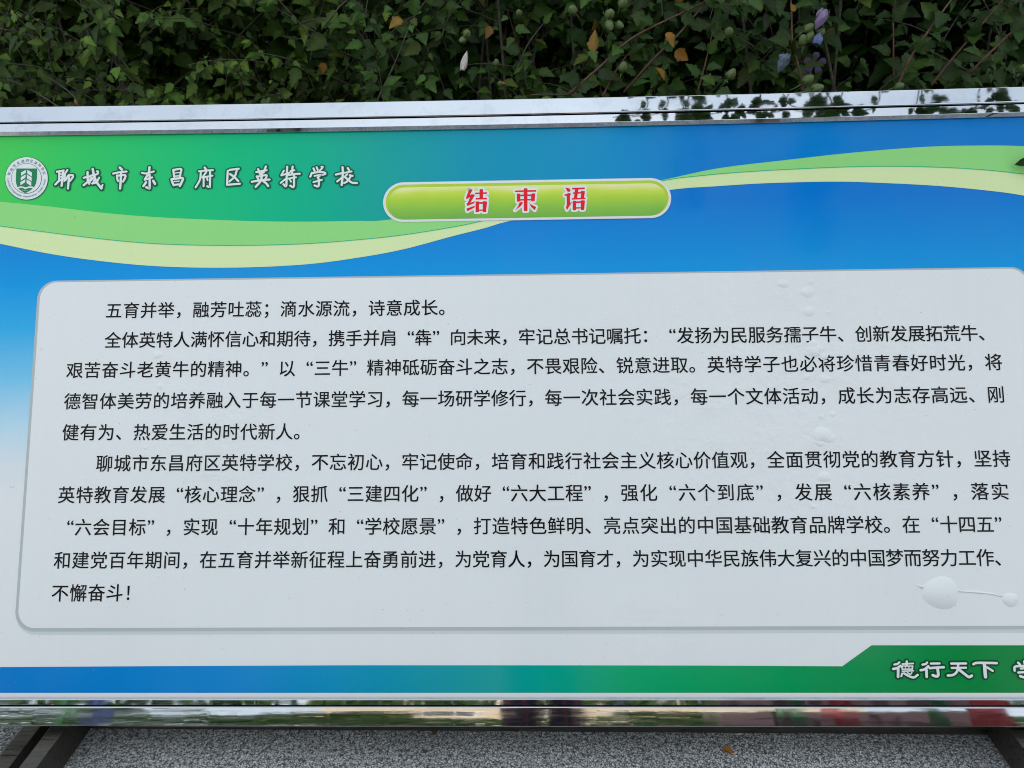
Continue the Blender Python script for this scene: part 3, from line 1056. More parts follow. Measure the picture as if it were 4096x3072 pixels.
def merge_leaves(name, recs, mat, near=None):
    """recs: (variant, M 4x4 np, tint)"""
    VV, FF, CC_ = [], [], []
    base = 0
    pools = [(LO[k], [r_ for r_ in recs if r_[0] % 4 == k]) for k in range(4)]
    if near:
        pools += [(MID[k], [r_ for r_ in near if r_[0] % 4 == k]) for k in range(4)]
    for (V, F, mid), rs in pools:
        if not rs:
            continue
        Ms = np.array([r_[1] for r_ in rs])
        T = np.array([r_[2] for r_ in rs])
        P = np.einsum('nij,vj->nvi', Ms[:, :3, :3], V) + Ms[:, None, :3, 3]
        VV.append(P.reshape(-1, 3))
        CC_.append((T[:, None, :] * (1 + .3 * mid[None, :, None])).reshape(-1, 3))
        nv = len(V)
        for i in range(len(rs)):
            FF += [tuple(a + base for a in f_) for f_ in F]
            base += nv
    me = bpy.data.meshes.new(name)
    me.from_pydata(np.concatenate(VV).tolist(), [], FF)
    me.polygons.foreach_set('use_smooth', [True] * len(me.polygons))
    set_tint(me, np.concatenate(CC_))
    me.materials.append(mat)
    return me


def leaf_frame(p, direction, up, size):
    """leaf grows along direction, its top face turned to up"""
    y = Vector(direction).normalized()
    z = Vector(up) - y * Vector(up).dot(y)
    z = z.normalized() if z.length > 1e-5 else y.orthogonal().normalized()
    x = y.cross(z)
    M = Matrix((x * size, y * size, z * size)).transposed().to_4x4()
    M.translation = p
    return M


BARK = {}


def bark_mat(name, c0, c1):
    m, n, l, bs = principled(name)
    tcn = n.new('ShaderNodeTexCoord')
    l(ramp(n, l, noise_value(n, l, 60, 4, tcn.outputs['Object']), [(.3, c0), (.75, c1)]), bs.inputs['Base Color'])
    bs.inputs['Roughness'].default_value = 0.7
    return m


M_TWIG = bark_mat('grey_brown_twig', (.05, .042, .03), (.12, .10, .075))
M_REDSTEM = bark_mat('red_brown_stem', (.085, .035, .025), (.17, .085, .06))
LEAF_L = leaf_mat('leaf_fresh_green', (.043, .088, .012))
LEAF_C = leaf_mat('leaf_dark_green', (.029, .068, .011))
LEAF_R = leaf_mat('leaf_deep_green', (.029, .067, .012), rough=.40)


def in_view(p):
    d = p - CAM
    z = d.dot(CF_)
    if z < .1: return None
    return 2048 + FPX * d.dot(CX_) / z, 1536 - FPX * d.dot(CU_) / z


def rail_y(px):
    return 425 - (px / 4096) * 86


def clump(x, z):
    # bunches stand forward, hollows fall back into shade
    return .30 * mnoise.noise((x * 3.6, 2.7, z * 4.4)) + .10 * mnoise.noise((x * 8.3, 7.7, z * 9.1)) + .06


def make_shrub(name, label, x0, x1, yf, yb, zt, n_twigs, lmat, smat, bias, seed, leafsz, tintfn, extra_stems=(), front_fn=None):
    r_ = random.Random(seed)
    cx = (x0 + x1) / 2
    root = empty(name, (cx, (yf + yb) / 2, 0), label, 'shrub', 'flowering hedge shrubs behind the board')
    ROOT = Matrix.Translation(-Vector((cx, (yf + yb) / 2, 0)))
    recs = []
    tw = MB()
    # main stems
    for k in range(16):
        bx = cx + r_.gauss(0, (x1 - x0) * .22)
        by = r_.uniform(yf + .35, yb - .1)
        p = [Vector((bx, by, -.02))]
        ang = r_.uniform(0, 6.28)
        lean = r_.uniform(.05, .4)
        for j in range(1, 7):
            h_ = zt * j / 6 * r_.uniform(.92, 1)
            p.append(Vector((bx + math.cos(ang) * lean * h_ * .7 + r_.gauss(0, .03), by + math.sin(ang) * lean * h_ * .35 + r_.gauss(0, .03), h_)))
        tw.tube(p, [.0095 - .0012 * j for j in range(7)], 6)
    # leafy twigs
    for k in range(n_twigs):
        x = r_.uniform(x0, x1)
        z = r_.uniform(.15, zt)
        # more of them near the face that is seen
        t = r_.random() ** bias
        y = yf + (yb - yf) * t
        if front_fn: y += front_fn(x, z)
        y += clump(x, z)
        if mnoise.noise((x * 5.1 + 9, y * 5.1, z * 5.6)) < -.22: continue
        p0 = Vector((x, y, z))
        d = Vector((r_.gauss(0, .5), r_.gauss(-.25, .4), r_.uniform(.1, 1.0))).normalized()
        ln = r_.uniform(.14, .38)
        pts = [p0]
        dd = d.copy()
        for j in range(4):
            dd = (dd + Vector((r_.gauss(0, .12), r_.gauss(-.05, .1), -.10))).normalized()
            pts.append(pts[-1] + dd * ln / 4)
        if t < .8:
            tw.tube(pts, [.0028, .0024, .002, .0016, .001], 3, False)
        nl = r_.randint(6, 10)
        hue = r_.random()
        for j in range(nl):
            s_ = (j + .5) / nl
            q = pts[min(3, int(s_ * 4))].lerp(pts[min(4, int(s_ * 4) + 1)], (s_ * 4) % 1)
            a = j * 2.4 + k
            side = Vector((math.cos(a), -abs(math.sin(a)) * .7 + .15, .1 * math.sin(a * 1.7)))
            dirn = (side * .8 + dd * .3 + Vector((0, -.15, -.55 + r_.gauss(0, .35)))).normalized()
            upn = Vector((r_.gauss(0, .4), -.95 + r_.gauss(0, .25), .55 + r_.gauss(0, .35)))
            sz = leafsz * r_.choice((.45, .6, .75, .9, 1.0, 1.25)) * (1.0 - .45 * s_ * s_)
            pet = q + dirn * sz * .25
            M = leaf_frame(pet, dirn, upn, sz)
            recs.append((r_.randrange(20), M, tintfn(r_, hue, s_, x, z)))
    # crowded inner leaves that close the hedge
    deep = []
    for k in range(int(8200 * (x1 - x0))):
        x, z = r_.uniform(x0, x1), (r_.uniform(1.2, 2.5) if r_.random() < .6 else zt * r_.random() ** .8)
        y = yf + .62 + (yb - yf - .45) * r_.random() + (front_fn(x, z) if front_fn else 0)
        dirn = Vector((r_.gauss(0, .8), r_.gauss(-.1, .6), r_.gauss(-.35, .3)))
        b = r_.uniform(.6, 1.1)
        deep.append((r_.randrange(20), leaf_frame(Vector((x, y, z)), dirn, Vector((r_.gauss(0, .4), r_.gauss(-.15, .3), 1)) if y < yb - .62 else Vector((r_.gauss(0, .3), -1, r_.gauss(.2, .3))), leafsz * (r_.uniform(1.0, 1.9) if y < yb - .62 else r_.uniform(1.6, 2.4))), (b, b, b)))
    for stem in extra_stems:
        pts, rad, nl, lsz = stem
        pts = [Vector(p) for p in pts]
        fine = catmull(pts, 6)
        sm = MB()
        sm.tube(fine, [rad * (1 - .6 * i / len(fine)) for i in range(len(fine))], 6)
        obj('stem', sm.mesh('stem', smat, True), root, ROOT)
        for j in range(nl):
            s_ = (j + .6) / nl
            i = min(len(fine) - 2, int(s_ * (len(fine) - 1)))
            q = fine[i]
            dd = (fine[i + 1] - fine[i]).normalized()
            a = j * 2.4 + r_.random()
            dirn = (Vector((math.cos(a), -.35 * abs(math.sin(a)), .35 * math.sin(a))) + dd * .5 + Vector((0, -.1, -.15))).normalized()
            upn = Vector((r_.gauss(0, .4), -.8, .6 + r_.gauss(0, .4)))
            sz = lsz * r_.uniform(.7, 1.2)
            recs.append((r_.randrange(20), leaf_frame(q + dirn * sz * .22, dirn, upn, sz), tintfn(r_, r_.random(), .3, q.x, q.z)))
    obj('branches', tw.mesh('branches', M_TWIG, True), root, ROOT, kind='stuff')
    # the leaves that show largest become parts of their own
    scored = []
    for i, rc in enumerate(recs):
        q = in_view(rc[1].translation)
        if q and -40 < q[0] < 4136 and -40 < q[1] < rail_y(q[0]) + 20:
            dist = (rc[1].translation - CAM).length
            scored.append((rc[1].col[1].length / dist - .02 * (dist - 2.5), i))
    scored.sort(reverse=True)
    chosen = [i for _, i in scored[:290]]
    cs = set(chosen)
    variants = {}
    for i in chosen:
        kind, M, tint = recs[i]
        q = tuple(round(c_ * 5) / 5 for c_ in tint)
        key = (kind % len(HI), q)
        if key not in variants:
            variants[key] = leaf_mesh(HI[key[0]], [max(.2, c_) for c_ in q], lmat)
        obj('leaf', variants[key], root, ROOT @ M)
    seen = set(i for _, i in scored)
    near = [(k_, np.array(ROOT @ M), t_) for j, (k_, M, t_) in enumerate(recs) if j in seen and j not in cs]
    rest = [(k_, np.array(ROOT @ M), t_) for j, (k_, M, t_) in enumerate(recs) if j not in seen]
    rest += [(k_, np.array(ROOT @ M), t_) for k_, M, t_ in deep]
    obj('foliage', merge_leaves('foliage', rest, lmat, near), root, kind='stuff')
    return root, ROOT


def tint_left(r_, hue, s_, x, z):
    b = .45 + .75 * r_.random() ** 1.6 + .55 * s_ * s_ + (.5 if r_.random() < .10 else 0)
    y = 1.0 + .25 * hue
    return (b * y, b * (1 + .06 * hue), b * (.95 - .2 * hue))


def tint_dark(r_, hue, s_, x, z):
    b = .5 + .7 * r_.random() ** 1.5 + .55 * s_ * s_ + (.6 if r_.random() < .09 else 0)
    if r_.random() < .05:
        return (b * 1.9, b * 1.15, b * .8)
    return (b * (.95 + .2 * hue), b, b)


def front_left(x, z):
    return .10 * math.sin(2.3 * x + 1.2 * z) + .06 * math.sin(6.1 * x - 2 * z)


def front_mid(x, z):
    # a hollow in the middle of the hedge, leaves lower down come forward
    return .28 * math.exp(-((x - .02) / .33) ** 2 - ((z - 1.72) / .16) ** 2) - .12 * math.exp(-((z - 1.53) / .1) ** 2) + .05 * math.sin(7 * x)


def front_right(x, z):
    return .08 * math.sin(3.1 * x) + .25 * math.exp(-((x - 1.02) / .16) ** 2 - ((z - 1.62) / .22) ** 2)


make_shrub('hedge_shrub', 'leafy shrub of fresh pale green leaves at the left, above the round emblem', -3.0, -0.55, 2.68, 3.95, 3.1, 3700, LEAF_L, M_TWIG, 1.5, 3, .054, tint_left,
           [([wp(0, 305, 2.75), wp(110, 350, 2.68), wp(235, 428, 2.6), wp(300, 480, 2.58)], .0032, 2, .05),
            ([wp(330, -30, 2.85), wp(420, 150, 2.75), wp(560, 330, 2.7)], .003, 4, .055),
            ([wp(130, 270, 2.8), wp(280, 370, 2.72), wp(330, 450, 2.7)], .004, 2, .05)], front_left)
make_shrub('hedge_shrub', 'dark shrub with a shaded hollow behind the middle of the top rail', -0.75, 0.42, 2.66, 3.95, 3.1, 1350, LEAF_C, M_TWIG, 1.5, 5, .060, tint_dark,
           [([wp(1520, 260, 2.8), wp(1460, 120, 2.75), wp(1475, -30, 2.8)], .003, 2, .06),
            ([wp(1500, 420, 2.62), wp(1580, 250, 2.62), wp(1650, 80, 2.66), wp(1720, -20, 2.7)], .003, 5, .06),
            ([wp(1540, 460, 2.5), wp(1528, 360, 2.5), wp(1515, 270, 2.48)], .0022, 9, .052),
            ([wp(2060, 300, 2.7), wp(2110, 180, 2.7), wp(2200, 60, 2.72)], .003, 4, .055),
            ([wp(2300, 380, 2.6), wp(2150, 378, 2.52), wp(2060, 392, 2.46)], .0028, 6, .055)], front_mid)
RS = [([wp(2270, 380, 2.55), wp(2400, 268, 2.53), wp(2539, 146, 2.52), wp(2800, 16, 2.56), wp(2980, -90, 2.62)], .0046, 11, .060),
      ([wp(2495, 370, 2.56), wp(2610, 240, 2.54), wp(2720, 130, 2.54), wp(2850, -20, 2.58), wp(2960, -120, 2.6)], .0042, 10, .058),
      ([wp(2410, 385, 2.52), wp(2475, 265, 2.52), wp(2545, 178, 2.53)], .003, 5, .052),
      ([wp(2790, 370, 2.52), wp(2822, 250, 2.52), wp(2850, 130, 2.55)], .003, 6, .058),
      ([wp(3215, 372, 2.48), wp(3195, 270, 2.47), wp(3170, 158, 2.47), wp(3165, 20, 2.5), wp(3150, -80, 2.52)], .0036, 10, .058),
      ([wp(3590, 345, 2.45), wp(3640, 235, 2.45), wp(3716, 120, 2.45), wp(3804, 0, 2.5), wp(3880, -110, 2.54)], .0042, 11, .066),
      ([wp(3574, 310, 2.6), wp(3574, 180, 2.6), wp(3576, 40, 2.64), wp(3600, -50, 2.66)], .003, 7, .06),
      ([wp(3725, 340, 2.5), wp(3830, 210, 2.5), wp(3962, 57, 2.53), wp(4060, -60, 2.56)], .0036, 9, .062),
      ([wp(3880, 290, 2.46), wp(4000, 172, 2.45), wp(4120, 60, 2.48), wp(4300, -110, 2.5)], .0038, 8, .064)]
rroot, RROOT = make_shrub('hedge_shrub', 'shrub with arching red brown stems, plump buds and withered purple flowers at the right', 0.22, 3.1, 2.52, 3.95, 3.1, 2600, LEAF_R, M_REDSTEM, 1.4, 9, .062, tint_dark, RS, front_right)

# overhanging sprays that lean over the right end of the board
def hanging_spray(pts, nl, lsz, seed):
    r_ = random.Random(seed)
    fine = catmull(pts, 6)
    sm = MB(); sm.tube(fine, [.0042 * (1 - .65 * i / len(fine)) for i in range(len(fine))], 6)
    obj('stem', sm.mesh('stem', M_REDSTEM, True), rroot, RROOT)
    me = {}
    for j in range(nl):
        s_ = .45 + .55 * (j + .5) / nl
        i = min(len(fine) - 2, int(s_ * (len(fine) - 1)))
        dd = (fine[i + 1] - fine[i]).normalized()
        a = j * 2.4 + r_.random()
        dirn = (Vector((math.cos(a), .5 * math.sin(a), -.35)) + dd * .5).normalized()
        k = r_.randrange(5)
        if k not in me:
            me[k] = leaf_mesh(HI[k], (1, 1, 1), LEAF_R)
        sz = lsz * r_.uniform(.7, 1.25)
        obj('leaf', me[k], rroot, RROOT @ leaf_frame(fine[i] + dirn * sz * .2, dirn, Vector((r_.gauss(0, .3), -.4, .9)), sz))


r3 = random.Random(77)
for k in range(19):
    ex = .34 + 1.35 * k / 18 + r3.uniform(-.03, .03)
    ey = r3.uniform(1.84, 2.0)
    sx = ex * 1.06 + r3.uniform(-.05, .05)
    zl = 1.545 + (2.23 - ey) * 1.33              # tips hang a hand's breadth above the rail
    hanging_spray([(sx, 2.75, 2.05), (sx * .99, 2.5, 2.24), ((sx + ex) / 2, 2.2, zl + .26), (ex, ey + .05, zl + .10), (ex + r3.uniform(-.06, .06), ey - .02, zl - .03), (ex + r3.uniform(-.1, .1), ey - .03, zl - .06)],
                  r3.choice((6, 11, 14)), r3.uniform(.036, .058), 60 + k)
for k, (ex, ey, ez) in enumerate([(.60, 1.46, 1.92), (1.06, 1.40, 1.90), (1.12, 1.34, 1.84), (1.10, 1.30, 1.88)]):
    hanging_spray([(ex, 2.8, 2.1), (ex, 2.4, 2.42), (ex, 1.9, 2.42), (ex, ey + .12, ez + .24), (ex, ey, ez)], 30, .078, 160 + k)
# a drooping tip whose leaf pokes in at the right edge of the view
tipw = BOARD @ Vector((bp(4075, 668)[0], bp(4075, 668)[1], .05))
sm = MB(); sm.tube(catmull([(1.62, 2.6, 2.2), (1.60, 2.3, 2.15), (1.52, 2.08, 1.75), (tipw.x + .055, tipw.y, tipw.z + .015)], 6), .0022, 5)
obj('stem', sm.mesh('stem', M_REDSTEM, True), rroot, RROOT)
obj('leaf', leaf_mesh(HI[1], (.4, .5, .4), LEAF_R), rroot, RROOT @ leaf_frame(tipw + Vector((.072, 0, .018)), Vector((-1, .05, -.28)), Vector((.1, -.9, .3)), .10))

# yellowed leaves, buds and flowers --------------------------------
M_YEL = leaf_mat('leaf_yellowed', (.19, .10, .016), trans=.08)
yel = leaf_mesh(HI[2], (1, 1, 1), M_YEL, 'yellow_leaf')
yel2 = leaf_mesh(HI[4], (.8, .75, .8), M_YEL, 'yellow_leaf')
for k, (px, py, Y, sz, ang) in enumerate([(1605, 75, 2.55, .058, 215), (1960, 105, 2.56, .045, 250), (2378, 205, 2.42, .068, 95), (2372, 120, 2.42, .04, 80), (2668, 130, 2.44, .05, 300), (2700, 205, 2.42, .055, 330),
                                          (2625, 270, 2.44, .055, 310), (2718, 12, 2.46, .04, 100), (3180, 45, 2.42, .028, 120), (3540, 220, 2.44, .022, 40), (300, 395, 2.6, .026, 280), (1295, 250, 2.6, .04, 255), (2000, 335, 2.58, .024, 10)]):
    p = wp(px, py, Y)
    a = R(ang)
    obj('leaf', (yel if k % 2 == 0 else yel2), rroot if px > 2200 else rroot, RROOT @ leaf_frame(p, Vector((math.cos(a), -.35 + .5 * (k % 3 - 1), math.sin(a))), Vector((.75 * math.sin(k * 2.3), -.8, .4)), sz * .9),
        'yellowed leaf with brown edges' if k % 2 == 0 else 'orange brown dying leaf')

M_BUD, n, l, bs = principled('bud_green')
tcn = n.new('ShaderNodeTexCoord')
l(ramp(n, l, noise_value(n, l, 30, 3, tcn.outputs['Object']), [(.3, (.075, .12, .032)), (.7, (.13, .18, .06))]), bs.inputs['Base Color'])
bs.inputs['Roughness'].default_value = .55


def bud_mesh(seed):
    r_ = random.Random(seed)
    m = MB()
    prof = [(0.0, -.5), (.2, -.46), (.36, -.28), (.40, -.05), (.34, .2), (.2, .42), (.06, .52), (0, .55)]
    ns = 15
    vs_ = []
    for (rr, h_) in prof:
        for k in range(ns):
            a = 2 * math.pi * k / ns
            q = rr * (1 + .10 * math.cos(5 * a))
            vs_.append((q * math.cos(a + .25 * h_), q * math.sin(a + .25 * h_), h_))
    fs_ = []
    for i in range(len(prof) - 1):
        for k in range(ns):
            k2 = (k + 1) % ns
            fs_.append((i * ns + k, i * ns + k2, (i + 1) * ns + k2, (i + 1) * ns + k))
    m.add(vs_, fs_)
    for k in range(6):       # narrow bracts under the bud
        a = 2 * math.pi * k / 6
        c, s_ = math.cos(a), math.sin(a)
        m.add([(c * .12, s_ * .12, -.5), (c * .42 - s_ * .06, s_ * .42 + c * .06, -.34), (c * .42 + s_ * .06, s_ * .42 - c * .06, -.34), (c * .55, s_ * .55, .0)], [(0, 1, 3), (0, 3, 2)])
    m.tube([(0, 0, -.5), (.05, 0, -1.0), (.12, .1, -1.5)], [.07, .06, .05], 5)
    return m.mesh('bud', M_BUD, True)


BUD = [bud_mesh(1), bud_mesh(2)]
for k, (px, py, Y, sz, tx, tz) in enumerate([(2440, 55, 2.40, .034, .1, .1), (2438, 102, 2.39, .030, .3, -.9), (2478, 100, 2.40, .026, 1.0, -.5), (2492, 12, 2.41, .034, .1, .2), (2290, 40, 2.50, .034, -.3, .2), (1868, 135, 2.5, .030, .1, .2),
                                           (1850, 160, 2.5, .024, -.4, -.3), (2076, 50, 2.52, .022, 0, .3), (2916, 126, 2.42, .030, -.1, .3), (3040, 35, 2.46, .02, .2, .4), (3238, 148, 2.38, .032, .3, .9), (3212, 160, 2.38, .032, -.2, .8),
                                           (3236, 112, 2.38, .032, .4, .3), (3282, 130, 2.39, .026, .6, .5), (3230, 320, 2.38, .036, .7, .6), (3268, 354, 2.36, .036, .9, .3), (2924, 296, 2.42, .034, .5, .8), (3596, 345, 2.38, .028, .5, .2),
                                           (2492, 268, 2.44, .032, .2, .9), (1985, 250, 2.56, .024, .1, .6), (4090, 275, 2.4, .03, -.3, .2), (2905, 357, 2.42, .018, 0, .6), (2000, 334, 2.5, .018, .2, .5)]):
    p = wp(px, py, Y)
    z = Vector((tx, -.5, tz)).normalized()
    x = z.orthogonal().normalized()
    M = Matrix((x * sz, z.cross(x) * sz, z * sz)).transposed().to_4x4()
    M.translation = p
    obj('bud', BUD[k % 2], rroot, RROOT @ M)


def petal_mat(name, c0, c1):
    m, n, l, bs = principled(name)
    tcn = n.new('ShaderNodeTexCoord')
    l(ramp(n, l, noise_value(n, l, 5, 4, tcn.outputs['Generated']), [(.3, c0), (.7, c1)]), bs.inputs['Base Color'])
    bs.inputs['Roughness'].default_value = .6
    return m


def rolled_flower(name, mat, p, axis, length, rad, seed, label):
    """a spent bloom: five petals rolled round each other, frayed at the mouth"""
    r_ = random.Random(seed)
    m = MB()
    for k in range(5):
        a0 = 2 * math.pi * k / 5
        vs_, fs_ = [], []
        for i in range(7):
            t = i / 6
            for j in range(4):
                a = a0 + (j / 3) * 1.9 + t * 1.2
                rr = (.12 + .9 * math.sin(min(1, t * 1.15) * math.pi * .62)) * (1 + r_.gauss(0, .10)) * (.72 if t > .9 else 1)
                vs_.append((rr * rad * math.cos(a), rr * rad * math.sin(a), length * (t + (r_.gauss(0, .05) if i == 6 else 0))))
        for i in range(6):
            for j in range(3):
                fs_.append((i * 4 + j, i * 4 + j + 1, (i + 1) * 4 + j + 1, (i + 1) * 4 + j))
        m.add(vs_, fs_)
    z = Vector(axis).normalized()
    x = z.orthogonal().normalized()
    M = Matrix((x, z.cross(x), z)).transposed().to_4x4()
    M.translation = p
    obj(name, m.mesh(name, mat, True), rroot, RROOT @ M, label)


M_PUR = petal_mat('petal_mauve', (.20, .13, .28), (.34, .25, .42))
M_BLU = petal_mat('petal_blue', (.07, .10, .26), (.16, .2, .38))
M_DPU = petal_mat('petal_deep_purple', (.03, .012, .055), (.06, .03, .10))
M_WIT = petal_mat('petal_withered', (.35, .30, .26), (.65, .60, .58))
M_GBL = petal_mat('petal_grey_blue', (.09, .13, .2), (.18, .24, .32))
rolled_flower('flower', M_PUR, wp(3262, 118, 2.37), (.35, -.2, .95), .052, .016, 1, 'mauve rolled up hibiscus bloom')
rolled_flower('flower', M_BLU, wp(3278, 130, 2.365), (-.25, -.3, -.9), .034, .013, 2, 'blue crumpled hibiscus bloom')
rolled_flower('flower', M_GBL, wp(3115, 290, 2.38), (.25, -.2, .95), .052, .016, 3, 'grey blue withered hibiscus bloom')
rolled_flower('flower', M_WIT, wp(1868, 205, 2.46), (-.25, -.3, -.9), .055, .010, 4, 'white shrivelled bloom hanging down')
# one open dark purple bloom in the shade
m = MB()
for k in range(5):
    a = 2 * math.pi * k / 5 + .3
    ca, sa = math.cos(a), math.sin(a)
    vs_, fs_ = [(0, 0, 0)], []
    for i, (rr, hw, hz) in enumerate([(.35, .16, .06), (.7, .34, .14), (1.0, .30, .12), (1.1, .10, .06)]):
        for sgn in (-1, 0, 1):
            vs_.append((ca * rr - sa * hw * sgn, sa * rr + ca * hw * sgn, hz + (.05 if sgn == 0 else 0)))
    fs_ += [(0, 1, 2), (0, 2, 3)]
    for i in range(3):
        b = 1 + 3 * i
        fs_ += [(b, b + 3, b + 4, b + 1), (b + 1, b + 4, b + 5, b + 2)]
    m.add(vs_, fs_)
M = leaf_frame(wp(3258, 255, 2.54), Vector((.1, .1, 1)), Vector((-.3, -1, .1)), .03)
obj('flower', m.mesh('flower', M_DPU, True), rroot, RROOT @ M, 'dark purple open hibiscus bloom in shade')

# ------------------------------------------------------------------ litter on the ground
M_DRY = leaf_mat('leaf_dry_brown', (.30, .10, .02), trans=.05)
dry = leaf_mesh(leaf_arrays(OUT_HI, .75, .5, .05, 91, .75), (1, 1, 1), M_DRY, 'fallen_leaf')
for (px, py, sz, an, lab) in [(2890, 3002, .034, -25, 'small curled orange leaf lying on the grey ground below the board')]:
    p = ground_pt(px, py)
    obj('fallen_leaf', dry, None, leaf_frame(p + Vector((0, 0, .004)), Vector((math.cos(R(an)), math.sin(R(an)), .1)), Vector((.1, -.3, 1)), sz), lab, 'leaf')
M_OLD = leaf_mat('leaf_old_brown', (.09, .07, .045), trans=.05)
old = leaf_mesh(HI[3], (1, 1, 1), M_OLD, 'fallen_leaf')
for (px, py, sz, an, lab) in [(1732, 2943, .020, 60, 'dark dry leaf scrap on the ground close under the bottom rail'),
                              (1708, 3014, .016, 150, 'dark dry leaf scrap on the ground near the lower picture edge'),
                              (3060, 3018, .012, 80, 'tiny yellowish leaf bit right of the orange leaf on the ground')]:
    p = ground_pt(px, py)
    obj('fallen_leaf', old, None, leaf_frame(p + Vector((0, 0, .003)), Vector((math.cos(R(an)), math.sin(R(an)), .05)), Vector((.2, -.2, 1)), sz), lab, 'leaf')
tm = MB()
M_STRAW = bark_mat('dry_straw', (.16, .14, .10), (.30, .26, .19))
r2 = random.Random(5)
for k in range(46):
    px = r2.uniform(450, 3900); py = 2912 + abs(r2.gauss(0, 14))
    p = ground_pt(px, py); a = r2.uniform(-.6, .6) + (math.pi if r2.random() < .5 else 0)
    ln = r2.uniform(.015, .05)
    q = p + Vector((math.cos(a) * ln, math.sin(a) * ln, 0))
    tm.tube([p + Vector((0, 0, .003)), (p + q) / 2 + Vector((0, r2.uniform(-.006, .006), .006)), q + Vector((0, 0, .003))], .001, 3)
obj('straw_litter', tm.mesh('straw_litter', M_STRAW), None, None, kind='stuff', label='thin dry grass stalks strewn along the shaded strip under the board')

# ------------------------------------------------------------------ what the steel mirrors: the place behind the camera
M_CROWN = leaf_mat('crown_leaf', (.045, .075, .03), trans=.1)


def tree(x, y, h_, r_c, seed, label):
    r_ = random.Random(seed)
    root = empty('tree', (x, y, 0), label, 'tree', 'trees across the yard')
    m = MB()
    m.tube([(0, 0, -.05), (.05, .03, h_ * .3), (-.03, .05, h_ * .55), (0, 0, h_ * .8)], [.17, .14, .1, .05], 8)
    for k in range(6):
        a = k * 1.1 + r_.random()
        m.tube([(0, 0, h_ * (.35 + .06 * k)), (math.cos(a) * r_c * .4, math.sin(a) * r_c * .4, h_ * (.5 + .06 * k)), (math.cos(a) * r_c * .75, math.sin(a) * r_c * .75, h_ * (.58 + .06 * k))], [.07, .045, .02], 5)
    obj('trunk', m.mesh('trunk', M_TWIG, True), root)
    recs = []
    blobs = [(Vector((r_.gauss(0, r_c * .45), r_.gauss(0, r_c * .45), h_ * r_.uniform(.45, .95))), r_c * r_.uniform(.3, .55)) for _ in range(14)]
    for k in range(1500):
        c, rb = blobs[k % len(blobs)]
        d = Vector((r_.gauss(0, 1), r_.gauss(0, 1), r_.gauss(0, 1))).normalized() * rb * r_.random() ** .4
        dirn = Vector((r_.gauss(0, 1), r_.gauss(0, 1), r_.gauss(-.4, .6)))
        b = r_.uniform(.6, 1.4)
        recs.append((r_.randrange(4), np.array(leaf_frame(c + d, dirn, Vector((r_.gauss(0, .5), r_.gauss(0, .5), 1)), r_.uniform(.16, .32))), (b, b, b * .8)))
    obj('crown', merge_leaves('crown', recs, M_CROWN), root, kind='stuff')


TL = [(-9.5, -13, 5.2, 2.0, 'round tree far left across the yard, mirrored in the bottom rail'), (-6.2, -15, 4.2, 1.8, 'lower tree second from left across the yard, mirrored in the bottom rail'),
      (-3.4, -14, 3.8, 1.6, 'small tree across the yard left of the pale building, mirrored in the bottom rail'), (3.2, -13.5, 4.0, 1.7, 'tree across the yard before the pale building, mirrored in the bottom rail'),
      (9.0, -15, 5.0, 2.1, 'tree far right across the yard, mirrored in the bottom rail')]
for k, t in enumerate(TL):
    tree(t[0], t[1], t[2], t[3], 70 + k, t[4])

M_WALL, n, l, bs = principled('tan_render')
tcn = n.new('ShaderNodeTexCoord')
l(ramp(n, l, noise_value(n, l, 1.5, 5, tcn.outputs['Object']), [(.3, (.42, .34, .24)), (.7, (.52, .43, .32))]), bs.inputs['Base Color'])
bs.inputs['Roughness'].default_value = .85
M_WIN, n, l, bs = principled('window_glass'); bs.inputs['Base Color'].default_value = (.03, .04, .05, 1); bs.inputs['Roughness'].default_value = .1
M_FRM, n, l, bs = principled('window_frame_white'); bs.inputs['Base Color'].default_value = (.75, .75, .73, 1)
bld = empty('school_building', (1.5, -24, 0), 'pale tan two storey school building across the yard, mirrored in the bottom rail', 'building')
mb = MB(); mb.box(-8, 8, -4, 4, 0, 7.2); obj('wall', mb.mesh('wall', M_WALL), bld)
mb = MB(); mb.box(-8.3, 8.3, -4.3, 4.3, 7.2, 7.5); obj('roof', mb.mesh('roof', M_FRM), bld)
winb = MB(); winb.box(-.75, .75, 0, .05, 0, 1.5)
wm = winb.mesh('window', M_FRM)
panb = MB(); panb.box(-.68, -.03, .05, .07, .07, 1.43); panb.box(.03, .68, .05, .07, .07, 1.43)
pm = panb.mesh('pane', M_WIN)
for fl in (1.0, 4.4):
    for k in range(6):
        wo = obj('window', wm, bld, Matrix.Translation((-6.5 + 2.6 * k, 4.0, fl)))
        obj('pane', pm, wo, IDM)


def banner(x, y, colr, label, wd_, h_=1.9):
    root = empty('banner_stand', (x, y, 0), label, 'banner', 'banner stands facing the board')
    mg, n, l, bs = principled('painted_pole'); bs.inputs['Base Color'].default_value = (.03, .11, .04, 1); bs.inputs['Roughness'].default_value = .4
    mc, n, l, bs = principled('banner_cloth'); bs.inputs['Base Color'].default_value = colr; bs.inputs['Roughness'].default_value = .7
    m = MB(); m.tube([(0, 0, 0), (0, 0, h_)], .05, 8); m.tube([(-.28, 0, h_ * .75), (.28, 0, h_ * .75)], .035, 8); m.box(-.22, .22, -.2, .2, 0, .05)
    obj('pole', m.mesh('pole', mg, True), root)
    vs_, fs_ = [], []
    for i in range(9):
        for j in range(9):
            vs_.append((.26 + wd_ * (i / 8 - .5), .07 + .03 * math.sin(i * 1.2 + j * .4), h_ * .74 - j / 8 * h_ * .6))
    for i in range(8):
        for j in range(8):
            fs_.append((i * 9 + j, i * 9 + j + 1, (i + 1) * 9 + j + 1, (i + 1) * 9 + j))
    obj('cloth', new_mesh('cloth', vs_, fs_, mc, True), root)


